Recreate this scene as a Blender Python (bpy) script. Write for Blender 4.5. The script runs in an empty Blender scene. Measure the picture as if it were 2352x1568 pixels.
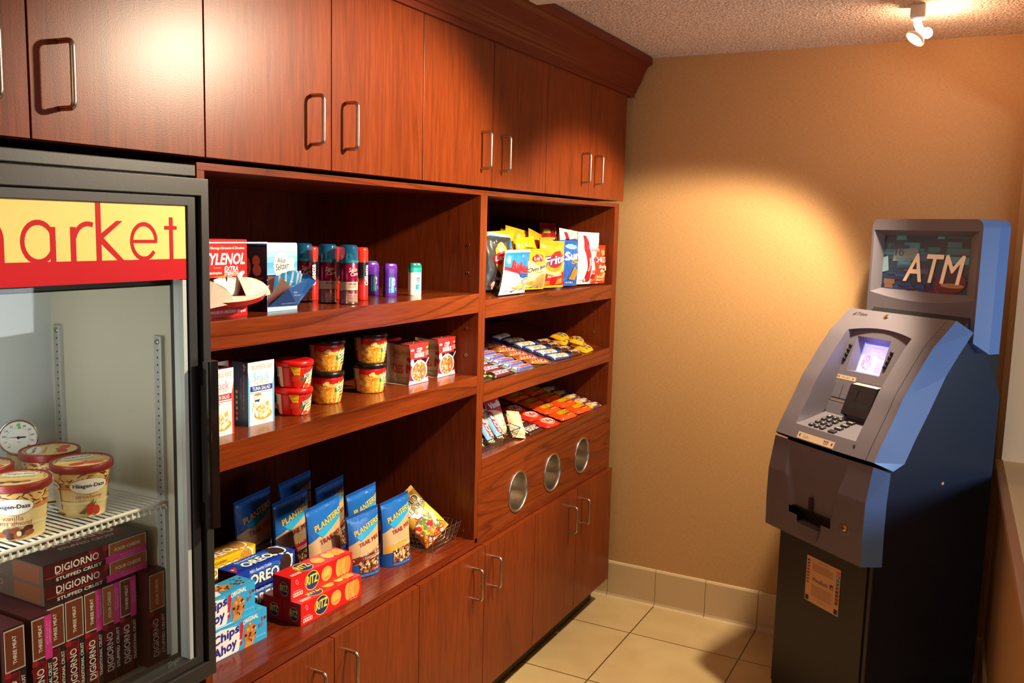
import bpy, bmesh, math, random
from mathutils import Vector, Matrix, noise
from mathutils.geometry import tessellate_polygon
random.seed(7)
sc = bpy.context.scene
COL = sc.collection
sin, cos, pi = math.sin, math.cos, math.pi

# ------------------------------------------------------------------ camera
W, H, F = 2352, 1568, 2051.85
CAM = Vector((-3.7923, -1.4162, 1.7013))
yaw, pitch, roll = math.radians(27.4744), math.radians(-7.2722), math.radians(1.5094)
fwd = Vector((cos(yaw)*cos(pitch), sin(yaw)*cos(pitch), sin(pitch)))
rt = Vector((sin(yaw), -cos(yaw), 0)); up = rt.cross(fwd)
R_, U_ = rt*cos(roll)+up*sin(roll), -rt*sin(roll)+up*cos(roll)
cd = bpy.data.cameras.new('camera'); cam = bpy.data.objects.new('camera', cd); COL.objects.link(cam)
cd.sensor_width = 36; cd.lens = 36*F/W; cd.clip_start = .02
cam.matrix_world = Matrix(((R_.x, U_.x, -fwd.x, CAM.x), (R_.y, U_.y, -fwd.y, CAM.y), (R_.z, U_.z, -fwd.z, CAM.z), (0, 0, 0, 1)))
sc.camera = cam
# ------------------------------------------------------------------ world, exposure
wd = bpy.data.worlds.new('world'); sc.world = wd; wd.use_nodes = True
wd.node_tree.nodes['Background'].inputs[0].default_value = (1, .72, .5, 1)
wd.node_tree.nodes['Background'].inputs[1].default_value = .10
sc.view_settings.view_transform = 'Standard'; sc.view_settings.look = 'None'
sc.view_settings.exposure = 0.0; sc.view_settings.gamma = 1.0
# ------------------------------------------------------------------ large lights
WARM = (1, .82, .58)
def spot(name, loc, target, power, half, blend, rad=.035, col=WARM):
    l = bpy.data.lights.new(name, 'SPOT'); l.energy = power; l.color = col
    l.spot_size = math.radians(2*half); l.spot_blend = blend; l.shadow_soft_size = rad
    o = bpy.data.objects.new(name, l); COL.objects.link(o); o.location = loc
    o.rotation_euler = (Vector(target)-Vector(loc)).to_track_quat('-Z', 'Y').to_euler(); return o
def area(name, loc, target, power, sx, sy, col):
    l = bpy.data.lights.new(name, 'AREA'); l.energy = power; l.color = col; l.shape = 'RECTANGLE'; l.size = sx; l.size_y = sy
    o = bpy.data.objects.new(name, l); COL.objects.link(o); o.location = loc
    o.rotation_euler = (Vector(target)-Vector(loc)).to_track_quat('-Z', 'Y').to_euler(); return o
def point(name, loc, power, rad, col):
    l = bpy.data.lights.new(name, 'POINT'); l.energy = power; l.color = col; l.shadow_soft_size = rad
    o = bpy.data.objects.new(name, l); COL.objects.link(o); o.location = loc; return o
LA, LB, LC = Vector((-.56, -1.160, 2.325)), Vector((-1.52, -1.18, 2.30)), Vector((-2.75, -1.2, 2.30))
AIM_A, AIM_B, AIM_C = Vector((-.54, 0, .72)), Vector((-1.98, 0, 1.28)), Vector((-3.9, -.2, .9))
spot('spot_light', LA, AIM_A, 205, 44, .32, .045)
spot('spot_light', LB, AIM_B, 255, 44, .5, .045)
spot('spot_light', LC, AIM_C, 30, 40, .5)
area('lobby_daylight', (-1.5, -3.0, 1.28), (-.9, -1.2, 1.22), 22, 1.8, .45, (.84, .91, 1))
area('room_bounce', (-5.2, -.8, 2.2), (-2.2, -.2, 1.2), 10, 1.2, 1.0, (1, .80, .60))

# ------------------------------------------------------------------ materials
def lin(h):
    h = h.lstrip('#'); c = [int(h[i:i+2], 16)/255 for i in (0, 2, 4)]
    return tuple(x/12.92 if x <= .04045 else ((x+.055)/1.055)**2.4 for x in c)+(1,)
_m = {}
def M(hexc, r=.42, metal=0, coat=0, emis=0):
    k = (hexc, r, metal, coat, emis)
    if k in _m: return _m[k]
    m = bpy.data.materials.new('surface_'+hexc.strip('#')); m.use_nodes = True
    b = m.node_tree.nodes['Principled BSDF']
    b.inputs['Base Color'].default_value = lin(hexc); b.inputs['Roughness'].default_value = r
    b.inputs['Metallic'].default_value = metal; b.inputs['Coat Weight'].default_value = coat
    if emis:
        b.inputs['Emission Color'].default_value = lin(hexc); b.inputs['Emission Strength'].default_value = emis
    _m[k] = m; return m
def nodes(name):
    m = bpy.data.materials.new(name); m.use_nodes = True; nt = m.node_tree
    return m, nt, nt.nodes['Principled BSDF'], (lambda t: nt.nodes.new(t)), nt.links.new
def ramp(n, stops):
    cr = n.color_ramp
    while len(cr.elements) < len(stops): cr.elements.new(.5)
    for e, (p, c) in zip(cr.elements, stops): e.position = p; e.color = lin(c)
def wood(name, axis, cols=('5e2409', '692a0c', '732f0f', '813b15'), r=.33, coat=0, seed=0, fig=.34):
    m, nt, b, N, L = nodes(name)
    tc = N('ShaderNodeTexCoord'); mp = N('ShaderNodeMapping'); oi = N('ShaderNodeObjectInfo'); sc_ = {'z': (1, 1, .07), 'x': (.07, 1, 1)}[axis]
    add = N('ShaderNodeVectorMath'); add.operation = 'MULTIPLY_ADD'
    L(oi.outputs['Random'], add.inputs[0]); add.inputs[1].default_value = (13, 7, 9); L(tc.outputs['Object'], add.inputs[2])
    L(add.outputs[0], mp.inputs['Vector']); mp.inputs['Scale'].default_value = sc_; mp.inputs['Location'].default_value = (seed, seed, seed)
    fine = N('ShaderNodeTexNoise'); fine.inputs['Scale'].default_value = 150; fine.inputs['Detail'].default_value = 3; fine.inputs['Distortion'].default_value = .4
    big = N('ShaderNodeTexNoise'); big.inputs['Scale'].default_value = 5.2; big.inputs['Detail'].default_value = 2; big.inputs['Distortion'].default_value = .9
    L(mp.outputs[0], fine.inputs['Vector']); L(mp.outputs[0], big.inputs['Vector'])
    # contour lines of the broad noise draw the flame figure of the veneer
    mu = N('ShaderNodeMath'); mu.operation = 'MULTIPLY'; mu.inputs[1].default_value = 15; L(big.outputs[0], mu.inputs[0])
    fr = N('ShaderNodeMath'); fr.operation = 'FRACT'; L(mu.outputs[0], fr.inputs[0])
    lr = N('ShaderNodeValToRGB'); ramp(lr, [(0, '5a5050'), (.10, 'f4f4f4'), (.7, 'ffffff'), (1, 'a8a0a0')]); L(fr.outputs[0], lr.inputs[0])
    mix = N('ShaderNodeMath'); mix.operation = 'MULTIPLY_ADD'; mix.inputs[1].default_value = .55; L(fine.outputs[0], mix.inputs[0])
    m2 = N('ShaderNodeMath'); m2.operation = 'MULTIPLY'; m2.inputs[1].default_value = .30; L(big.outputs[0], m2.inputs[0]); L(m2.outputs[0], mix.inputs[2])
    cr = N('ShaderNodeValToRGB'); ramp(cr, [(.15, cols[0]), (.36, cols[1]), (.46, cols[2]), (.68, cols[3])]); L(mix.outputs[0], cr.inputs[0])
    mx = N('ShaderNodeMix'); mx.data_type = 'RGBA'; mx.blend_type = 'MULTIPLY'; mx.inputs[0].default_value = fig
    L(cr.outputs[0], mx.inputs[6]); L(lr.outputs[0], mx.inputs[7]); L(mx.outputs[2], b.inputs['Base Color'])
    b.inputs['Roughness'].default_value = r; b.inputs['Specular IOR Level'].default_value = .21; b.inputs['Coat Weight'].default_value = coat; b.inputs['Coat Roughness'].default_value = .22
    bn = N('ShaderNodeTexNoise'); bn.inputs['Scale'].default_value = 420; bn.inputs['Detail'].default_value = 1; L(tc.outputs['Object'], bn.inputs['Vector'])
    bp = N('ShaderNodeBump'); bp.inputs['Strength'].default_value = .16; bp.inputs['Distance'].default_value = .0006
    L(bn.outputs[0], bp.inputs['Height']); L(bp.outputs[0], b.inputs['Normal']); L(bp.outputs[0], b.inputs['Coat Normal'])
    return m
WV = wood('cherry_veneer_upright', 'z'); WH = wood('cherry_veneer_level', 'x', fig=.6)
WSHADE = wood('cherry_veneer_shaded', 'z', ('3a1105', '451606', '4f1b09', '5a210c'), .36, .0, 3)  # darker copy of the upright veneer, interior shade put into the colour
WTOP = wood('cherry_laminate_top', 'x', ('521b0a', '60210c', '6c280f', '7a3114'), .22, .2, 5)
WCR = wood('crown_wood', 'x', ('5a1e0b', '5f200c', '64220d', '6a260f'), .42, .0, 8, .12)

def wallpaper(name, a, b_):
    m, nt, b, N, L = nodes(name); tc = N('ShaderNodeTexCoord'); out = []
    for s in ((1, 6, 1.2), (1, 1.2, 6)):
        mp = N('ShaderNodeMapping'); mp.inputs['Scale'].default_value = (s[0]*3, s[1], s[2]); L(tc.outputs['Object'], mp.inputs['Vector'])
        n = N('ShaderNodeTexNoise'); n.inputs['Scale'].default_value = 55; n.inputs['Detail'].default_value = 3; L(mp.outputs[0], n.inputs['Vector']); out.append(n)
    ad = N('ShaderNodeMath'); ad.operation = 'ADD'; L(out[0].outputs[0], ad.inputs[0]); L(out[1].outputs[0], ad.inputs[1])
    cr = N('ShaderNodeValToRGB'); ramp(cr, [(.3, a), (.7, b_)])
    hf = N('ShaderNodeMath'); hf.operation = 'MULTIPLY'; hf.inputs[1].default_value = .5; L(ad.outputs[0], hf.inputs[0]); L(hf.outputs[0], cr.inputs[0]); L(cr.outputs[0], b.inputs['Base Color'])
    b.inputs['Roughness'].default_value = .62
    bp = N('ShaderNodeBump'); bp.inputs['Strength'].default_value = .12; bp.inputs['Distance'].default_value = .001; L(ad.outputs[0], bp.inputs['Height']); L(bp.outputs[0], b.inputs['Normal'])
    return m
WALLP = wallpaper('linen_wallpaper', 'b48955', 'c99e69')
def mk_ceiling():
    m, nt, b, N, L = nodes('popcorn_ceiling'); tc = N('ShaderNodeTexCoord')
    v = N('ShaderNodeTexNoise'); v.inputs['Scale'].default_value = 120; v.inputs['Detail'].default_value = 2.5; L(tc.outputs['Object'], v.inputs['Vector'])
    cr = N('ShaderNodeValToRGB'); ramp(cr, [(.38, 'c4ad9a'), (.6, 'fbeedd')]); L(v.outputs[0], cr.inputs[0]); L(cr.outputs[0], b.inputs['Base Color'])
    b.inputs['Roughness'].default_value = .8
    bp = N('ShaderNodeBump'); bp.inputs['Strength'].default_value = 1; bp.inputs['Distance'].default_value = .009; L(v.outputs[0], bp.inputs['Height']); L(bp.outputs[0], b.inputs['Normal'])
    return m
def mk_tile():
    m, nt, b, N, L = nodes('floor_tile'); tc = N('ShaderNodeTexCoord'); mp = N('ShaderNodeMapping')
    mp.inputs['Location'].default_value = (.3292+.463*20, .2184+.463*20, 0); L(tc.outputs['Object'], mp.inputs['Vector'])
    bt = N('ShaderNodeTexBrick'); bt.offset = 0; bt.squash = 1
    for k, v in (('Scale', 1), ('Mortar Size', .0028), ('Mortar Smooth', .1), ('Brick Width', .463), ('Row Height', .463), ('Bias', 0)): bt.inputs[k].default_value = v
    bt.inputs['Color1'].default_value = lin('cdb483'); bt.inputs['Color2'].default_value = lin('c6ac7b'); bt.inputs['Mortar'].default_value = lin('5a4126'); L(mp.outputs[0], bt.inputs['Vector'])
    n = N('ShaderNodeTexNoise'); n.inputs['Scale'].default_value = 6; n.inputs['Detail'].default_value = 5; L(tc.outputs['Object'], n.inputs['Vector'])
    cr = N('ShaderNodeValToRGB'); ramp(cr, [(.35, 'e8e0d2'), (.65, 'ffffff')]); L(n.outputs[0], cr.inputs[0])
    mx = N('ShaderNodeMix'); mx.data_type = 'RGBA'; mx.blend_type = 'MULTIPLY'; mx.inputs[0].default_value = .6
    L(bt.outputs[0], mx.inputs[6]); L(cr.outputs[0], mx.inputs[7]); L(mx.outputs[2], b.inputs['Base Color']); b.inputs['Roughness'].default_value = .38
    bp = N('ShaderNodeBump'); bp.invert = True; bp.inputs['Strength'].default_value = .5; bp.inputs['Distance'].default_value = .002; L(bt.outputs['Fac'], bp.inputs['Height']); L(bp.outputs[0], b.inputs['Normal'])
    return m
CEIL, TILE = mk_ceiling(), mk_tile()
def grainy(name, c, r, s=900, st=.25, metal=0, coat=0):
    m, nt, b, N, L = nodes(name); tc = N('ShaderNodeTexCoord'); n = N('ShaderNodeTexNoise'); n.inputs['Scale'].default_value = s; n.inputs['Detail'].default_value = 2
    L(tc.outputs['Object'], n.inputs['Vector']); bp = N('ShaderNodeBump'); bp.inputs['Strength'].default_value = st; bp.inputs['Distance'].default_value = .0006
    L(n.outputs[0], bp.inputs['Height']); L(bp.outputs[0], b.inputs['Normal'])
    b.inputs['Base Color'].default_value = lin(c); b.inputs['Roughness'].default_value = r; b.inputs['Metallic'].default_value = metal; b.inputs['Coat Weight'].default_value = coat
    return m
STEEL = grainy('brushed_nickel', 'b9aea0', .32, 500, .1, 1)
CHROME = M('c9c6c2', .15, 1)
ATMG = grainy('grey_moulded_plastic', '6a646b', .5)
ATMB = grainy('blue_moulded_plastic', '5f86c9', .45)
ATMD = grainy('navy_powder_coat', '16263f', .42)
ATMF = grainy('charcoal_powder_coat', '2b2a2d', .5)
BLK = grainy('black_aluminium', '2c2b29', .38, 700, .15, .2)
BLKG = M('0c0c0d', .12, 0, .5)
TILEB = grainy('base_tile', 'cdb48c', .4, 60, .05)
TRIM = grainy('painted_casing', 'c4a277', .4, 80, .1)
LINER = M('cdc8b6', .5); WHITE = M('f1eee8', .4)
def mk_glass(name, tint='ffffff', gl=.09):
    m = bpy.data.materials.new(name); m.use_nodes = True; nt = m.node_tree; nt.nodes.clear(); N = nt.nodes.new; L = nt.links.new
    o = N('ShaderNodeOutputMaterial'); mx = N('ShaderNodeMixShader'); t = N('ShaderNodeBsdfTransparent'); g = N('ShaderNodeBsdfGlossy'); fz = N('ShaderNodeLayerWeight'); fz.inputs[0].default_value = .25
    t.inputs[0].default_value = lin(tint); g.inputs['Roughness'].default_value = .02
    ma = N('ShaderNodeMath'); ma.operation = 'MULTIPLY_ADD'; ma.inputs[1].default_value = .28; ma.inputs[2].default_value = gl*.3; L(fz.outputs['Fresnel'], ma.inputs[0])
    L(ma.outputs[0], mx.inputs[0]); L(t.outputs[0], mx.inputs[1]); L(g.outputs[0], mx.inputs[2]); L(mx.outputs[0], o.inputs[0]); return m
GLASS = mk_glass('door_glass', 'f4f5f0', .05); CLEAR = mk_glass('clear_plastic', 'f4f4f4', .2)
TCAP = None

# ------------------------------------------------------------------ mesh builder
class MB:
    def __init__(s): s.v = []; s.f = []; s.mi = []; s.mats = []; s.sm = []
    def slot(s, m):
        if m not in s.mats: s.mats.append(m)
        return s.mats.index(m)
    def add(s, vs, fs, mat, smooth=False):
        o = len(s.v); s.v += [tuple(v) for v in vs]; k = s.slot(mat)
        for f in fs: s.f.append([i+o for i in f]); s.mi.append(k); s.sm.append(smooth)
    def box(s, a, b, mat, mats=None):
        x0, y0, z0 = a; x1, y1, z1 = b
        vs = [(x0, y0, z0), (x1, y0, z0), (x1, y1, z0), (x0, y1, z0), (x0, y0, z1), (x1, y0, z1), (x1, y1, z1), (x0, y1, z1)]
        fs = [(0, 3, 2, 1), (4, 5, 6, 7), (0, 1, 5, 4), (1, 2, 6, 5), (2, 3, 7, 6), (3, 0, 4, 7)]   # bottom top front(-y) right back left
        if mats is None: s.add(vs, fs, mat)
        else:
            o = len(s.v); s.v += vs
            for f, m in zip(fs, mats): s.f.append([i+o for i in f]); s.mi.append(s.slot(m or mat)); s.sm.append(False)
    def prism(s, poly, axis, a, b, mat, smooth=False):
        n = len(poly)
        def p(q, t): return {'x': (t, q[0], q[1]), 'y': (q[0], t, q[1]), 'z': (q[0], q[1], t)}[axis]
        vs = [p(q, a) for q in poly]+[p(q, b) for q in poly]
        fs = [(i, (i+1) % n, n+(i+1) % n, n+i) for i in range(n)]
        s.add(vs, fs, mat, smooth); s.add(vs[:n], [tuple(range(n))[::-1]], mat); s.add(vs[n:], [tuple(range(n))], mat)
    def lathe(s, prof, mat, seg=32, c=(0, 0, 0), mats=None, smooth=True, top=True, bot=True, ax='z'):
        n = len(prof); vs = []
        def P(r, z, a):
            q = (r*cos(a), r*sin(a), z)
            if ax == 'y': q = (q[0], q[2], q[1])
            if ax == 'x': q = (q[2], q[0], q[1])
            return (q[0]+c[0], q[1]+c[1], q[2]+c[2])
        for r, z in prof:
            for k in range(seg): vs.append(P(r, z, 2*pi*k/seg))
        o = len(s.v); s.v += vs
        for i in range(n-1):
            k_ = s.slot(mats[i] if mats else mat)
            for k in range(seg):
                a, b = i*seg+k, i*seg+(k+1) % seg
                s.f.append([o+a, o+b, o+b+seg, o+a+seg]); s.mi.append(k_); s.sm.append(smooth)
        if bot and prof[0][0] > 1e-5: s.f.append([o+k for k in range(seg)][::-1]); s.mi.append(s.slot(mats[0] if mats else mat)); s.sm.append(False)
        if top and prof[-1][0] > 1e-5: s.f.append([o+(n-1)*seg+k for k in range(seg)]); s.mi.append(s.slot(mats[-1] if mats else mat)); s.sm.append(False)
    def tube(s, pts, r, mat, seg=8, closed=False):
        pts = [Vector(p) for p in pts]; n = len(pts); rings = []; prev = None
        for i, p in enumerate(pts):
            a = pts[i-1] if (i or closed) else p; b = pts[(i+1) % n] if (i < n-1 or closed) else p
            d = (b-a).normalized()
            if prev is None: ref = Vector((0, 0, 1)) if abs(d.z) < .9 else Vector((1, 0, 0)); nn = d.cross(ref).normalized()
            else: nn = (prev-d*prev.dot(d)).normalized()
            prev = nn; bb = d.cross(nn)
            rings.append([p+(nn*cos(2*pi*k/seg)+bb*sin(2*pi*k/seg))*r for k in range(seg)])
        vs = [q for rg in rings for q in rg]; fs = []
        for i in range(n if closed else n-1):
            for k in range(seg):
                a, b = i*seg+k, i*seg+(k+1) % seg; j = ((i+1) % n)*seg
                fs.append((a, b, j+(k+1) % seg, j+k))
        s.add(vs, fs, mat, True)
        if not closed: s.add(rings[0], [tuple(range(seg))[::-1]], mat); s.add(rings[-1], [tuple(range(seg))], mat)
    def grid(s, fn, nu, nv, mat, matfn=None, smooth=True, flip=False):
        o = len(s.v)
        for j in range(nv+1):
            for i in range(nu+1): s.v.append(tuple(fn(i/nu, j/nv)))
        for j in range(nv):
            for i in range(nu):
                a = o+j*(nu+1)+i; f = [a, a+1, a+nu+2, a+nu+1]
                s.f.append(f[::-1] if flip else f); s.mi.append(s.slot(matfn((i+.5)/nu, (j+.5)/nv) if matfn else mat)); s.sm.append(smooth)
    def build(s, name, parent=None, loc=(0, 0, 0), rot=(0, 0, 0), bevel=0, seg=2, xf=None, ang=35):
        me = bpy.data.meshes.new(name); me.from_pydata(s.v, [], s.f)
        for m in s.mats: me.materials.append(m)
        me.polygons.foreach_set('material_index', s.mi); me.polygons.foreach_set('use_smooth', s.sm); me.update()
        o = bpy.data.objects.new(name, me); COL.objects.link(o); o.location = loc; o.rotation_euler = rot
        if parent: o.parent = parent
        if bevel:
            b = o.modifiers.new('bevel', 'BEVEL'); b.width = bevel; b.segments = seg; b.limit_method = 'ANGLE'; b.angle_limit = math.radians(ang)
        return o

# ------------------------------------------------------------------ printed graphics laid on a surface
_g = {}
def glyphs(t, bold=0, shear=0):
    k = (t, bold, shear)
    if k in _g: return _g[k]
    cu = bpy.data.curves.new('lettering', 'FONT'); cu.body = t; cu.size = 1; cu.offset = bold; cu.shear = shear; cu.resolution_u = 2
    ob = bpy.data.objects.new('lettering', cu); COL.objects.link(ob)
    dg = bpy.context.evaluated_depsgraph_get(); dg.update(); ev = ob.evaluated_get(dg); me = ev.to_mesh()
    vs = [(v.co.x, v.co.y) for v in me.vertices]; fs = [tuple(p.vertices) for p in me.polygons]; ev.to_mesh_clear()
    bpy.data.objects.remove(ob); bpy.data.curves.remove(cu)
    if not vs: vs = [(0, 0), (1, 0), (0, 1)]; fs = []
    x0 = min(v[0] for v in vs); x1 = max(v[0] for v in vs); y0 = min(v[1] for v in vs); y1 = max(v[1] for v in vs)
    _g[k] = ([(v[0]-x0, v[1]-y0) for v in vs], fs, x1-x0, y1-y0); return _g[k]
class CV:
    """canvas: fn(u, v, h) puts a printed point on the surface, h above it"""
    def __init__(s, mb, fn, maxlen=9, h=.0002, dh=.00003, lo=None): s.mb = mb; s.fn = (lambda u, v, q: fn(u, max(lo, v), q)) if lo is not None else fn; s.ml = maxlen; s.h = h; s.dh = dh
    def tri(s, pts, out):
        st = [pts]
        while st:
            t = st.pop(); L = [(t[0]-t[1]).length, (t[1]-t[2]).length, (t[2]-t[0]).length]; m = max(L)
            if m <= s.ml: out.append(t); continue
            i = L.index(m); a, b, c = t[i], t[(i+1) % 3], t[(i+2) % 3]; mid = (a+b)/2
            st += [[a, mid, c], [mid, b, c]]
    def put(s, polys, mat, up=True):
        vs = []; fs = []; seen = {}
        for p in polys:
            p = [Vector((q[0], q[1])) for q in p]
            if s.ml > 1 or len(p) == 3 and max((p[0]-p[1]).length, (p[1]-p[2]).length, (p[2]-p[0]).length) <= s.ml:
                o = len(vs); vs += [s.fn(q.x, q.y, s.h) for q in p]; fs.append(tuple(range(o, o+len(p)))); continue
            tr = []
            for t in (tessellate_polygon([[Vector((q.x, q.y, 0)) for q in p]]) if len(p) > 3 else [(0, 1, 2)]): s.tri([p[i] for i in t], tr)
            for t in tr:
                f = []
                for q in t:
                    kk = (round(q.x, 6), round(q.y, 6))
                    if kk not in seen: seen[kk] = len(vs); vs.append(s.fn(q.x, q.y, s.h))
                    f.append(seen[kk])
                fs.append(tuple(f))
        s.mb.add(vs, fs, mat, s.ml < 1)
        if up: s.h += s.dh
    def rect(s, u0, v0, u1, v1, mat): s.put([[(u0, v0), (u1, v0), (u1, v1), (u0, v1)]], mat)
    def poly(s, pts, mat): s.put([pts], mat)
    def ell(s, cu, cv, ru, rv, mat, rot=0, n=20, up=True):
        c, d = cos(rot), sin(rot)
        s.put([[(cu+ru*cos(a)*c-rv*sin(a)*d, cv+ru*cos(a)*d+rv*sin(a)*c) for a in [2*pi*k/n for k in range(n)]]], mat, up)
    def text(s, t, cu, cv, w, h, mat, bold=.015, shear=0, rot=0, arc=0):
        vs, fs, tw, th = glyphs(t, 0, shear); sx = w/tw; sy = h/th if h else sx
        c, d = cos(rot), sin(rot); b = bold*1.1
        for ox, oy in (((-b, -b*.6), (b, -b*.6), (0, b)) if bold else ((0, 0),)):
            pts = []
            for x, y in vs:
                X, Y = (x+ox)*sx-w/2, (y+oy)*sy-th*sy/2
                if arc: Y += arc*(1-(2*X/w)**2)
                pts.append(Vector((cu+X*c-Y*d, cv+X*d+Y*c)))
            s.put([[pts[i] for i in f] for f in fs], mat)
    def lines(s, u0, v0, u1, v1, n, mat, rag=.25, thick=.45, seed=1):
        rn = random.Random(seed); dv = (v1-v0)/n
        s.put([[(u0, v0+dv*k), (u1-(u1-u0)*rag*rn.random(), v0+dv*k), (u1-(u1-u0)*rag*rn.random()*.02-(u1-u0)*rag*.2, v0+dv*(k+thick)), (u0, v0+dv*(k+thick))] for k in range(n)], mat)
    def blobs(s, u0, v0, u1, v1, n, cols, r0, r1, seed=1, asp=.7, clip=None):
        rn = random.Random(seed); h0 = s.h
        for k in range(n):
            u, v = u0+(u1-u0)*rn.random(), v0+(v1-v0)*rn.random()
            if clip and not clip(u, v): continue
            r = r0+(r1-r0)*rn.random(); s.h = h0+min(s.dh*.25, .000006)*k
            s.ell(u, v, r, r*(asp+rn.random()*(1-asp)), cols[rn.randrange(len(cols))], rn.random()*3, 9, False)
        s.h += s.dh if s.ml > 1 else max(s.dh, .00015)
def front(mb, w, d, h, **k): return CV(mb, lambda u, v, q: (-w/2+u, -d/2-q, v), lo=.0004, **k)
def left(mb, w, d, h, **k): return CV(mb, lambda u, v, q: (-w/2-q, d/2-u, v), lo=.0004, **k)
def topc(mb, w, d, h, **k): return CV(mb, lambda u, v, q: (-w/2+u, -d/2+v, h+q), **k)
def wrap(mb, rf, maxlen=.0058, h=.0006, rref=.045, a0=0, lo=.0006):
    def fn(u, v, q):
        a = u/rref+a0; r = rf(v)+q; return (r*sin(a), -r*cos(a), v)
    return CV(mb, fn, min(maxlen, .0058), h, .00007, lo)

def tag(o, label=None, cat=None, group=None, kind=None):
    if label: o['label'] = label
    if cat: o['category'] = cat
    if group: o['group'] = group
    if kind: o['kind'] = kind
    return o
def thing(name, label, cat, loc=(0, 0, 0), rz=0, group=None, rot=None):
    o = bpy.data.objects.new(name, None); COL.objects.link(o); o.empty_display_size = .05
    o.location = loc; o.rotation_euler = rot or (0, 0, rz); return tag(o, label, cat, group)
def at(px, py, ax, val):
    d = fwd*F+R_*(px-W/2)-U_*(py-H/2); t = (val-CAM[ax])/d[ax]; return CAM+d*t
def part(name, parent, mb, **k): return mb.build(name, parent, **k)
def pbox(name, parent, a, b, mat, bevel=.001, **k):
    m = MB(); m.box(a, b, mat); return m.build(name, parent, bevel=bevel, **k)
# =================================================================== THE ROOM
def struct(name, mb, **k): return tag(mb.build(name, **k), kind='structure')
m = MB(); m.add([(-6.5, -1.75, 0), (.02, -1.75, 0), (.02, .75, 0), (-6.5, .75, 0)], [(0, 1, 2, 3)], TILE); struct('floor', m)
m = MB(); m.add([(-6.5, -1.75, 2.44), (.02, -1.75, 2.44), (.02, .75, 2.44), (-6.5, .75, 2.44)], [(3, 2, 1, 0)], CEIL); struct('ceiling', m)
m = MB(); m.box((0, -1.8, 0), (.12, .85, 2.44), WALLP); struct('wall_back', m)
m = MB(); m.box((-6.5, .735, 0), (0, .85, 2.44), WALLP); struct('wall_left', m)
# right wall with the framed opening, a little out of square with the back wall
RW = (0, -1.545, 0); RR = (0, 0, math.radians(1.28)); X1, ZS, ZT = -.075, .90, 2.12
m = MB()
m.box((-6.5, -.16, 0), (0, 0, .865), WALLP); m.box((-6.5, -.16, ZT), (0, 0, 2.44), WALLP); m.box((X1+.01, -.16, .865), (0, 0, ZT), WALLP); m.box((-6.5, -.16, .865), (-3.0, 0, ZT), WALLP)
struct('wall_right', m, loc=RW, rot=RR)
m = MB()   # moulded casing around the opening and the pale sill board
prof = [(0, 0), (.012, 0), (.016, .006), (.016, .018), (.022, .026), (.022, .05), (.016, .056), (0, .062)]
m.prism([(p[0], .836+p[1]) for p in prof], 'x', -3.0, -.004, TRIM)
m.prism([(-.066+p[1], p[0]) for p in prof], 'z', .85, 2.18, TRIM); m.prism([(p[0], 2.12+p[1]) for p in prof], 'x', -3.0, -.004, TRIM)
m.box((-3.0, -.16, .868), (X1, .004, .894), M('d8b98a', .45)); m.box((X1-.012, -.16, .89), (X1+.012, .004, ZT), M('e6c8a2', .5))
struct('trim_1', m, loc=RW, rot=RR)
# tiled base of the back wall: six inch pieces with a small cove
m = MB(); yj = .0131
for k in range(8):
    y1 = yj+.2315 if k == 0 else yj-.2316*(k-1); y0 = yj if k == 0 else yj-.2316*k
    y0 += .0012; y1 -= .0012
    m.prism([(0, 0), (-.022, 0), (-.013, .006), (-.010, .016), (-.010, .160), (-.006, .168), (0, .1695)], 'y', y0, y1, TILEB)
m.box((-.004, -1.61, 0), (0, .25, .168), M('6b5436', .8))
o = struct('baseboard_back', m); 
m = MB(); m.prism([(0, 0), (.020, 0), (.011, .008), (.010, .16), (0, .169)], 'x', -3.5, -.01, TILEB); struct('baseboard_right', m, loc=RW, rot=RR)

# =================================================================== CABINETS
NK = STEEL
def handle(parent, x, z0, z1, y):
    m = MB(); r = .011; pr = .036; P = [(x, y, z1)]
    for k in range(6): a = k/5*pi/2; P.append((x, y-pr+r-r*sin(a), z1-r+r*cos(a)))
    for k in range(6): a = k/5*pi/2; P.append((x, y-pr+r-r*cos(a), z0+r-r*sin(a)))
    P.append((x, y, z0)); m.tube(P, .0046, NK, 10)
    return m.build('handle', parent)
US = [-3.622, -3.229, -2.8354, -2.4621, -2.0681, -1.6741, -1.2753, -.8818, -.4884, -.0956]
ZU0, ZU1 = 1.825, 2.28
uname = ['leftmost wall cabinet, above the freezer, with two cherry doors', 'cherry wall cabinet above the spray cans, second group of doors from the left',
         'cherry wall cabinet with the brightly lit door, third group of doors', 'cherry wall cabinet next to the beige wall, above the chip bags']
for k in range(4):
    a, c, b = US[1+2*k], US[2+2*k], US[3+2*k]
    t = thing('wall_cabinet', uname[k], 'cabinet', ((a+b)/2, 0, ZU0), group='cherry wall cabinets'); ox = (a+b)/2
    m = MB(); m.box((a-ox+.001, 0.012, .0), (b-ox-.001, .72, ZU1-ZU0+.02), WSHADE); m.build('cabinet_box', t)
    for x0, x1, hx in ((a, c, c-.072), (c, b, c+.055)):
        dm = MB(); cx = (x0+x1)/2-ox
        dm.box((-(x1-x0)/2+.0016, -.0095, 0), ((x1-x0)/2-.0016, .0095, ZU1-ZU0), WV); d = dm.build('door', t, loc=(cx, -.0105, 0), bevel=.0008)
        handle(d, hx-ox-cx, 1.880-ZU0, 1.990-ZU0, -.0095)
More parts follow.
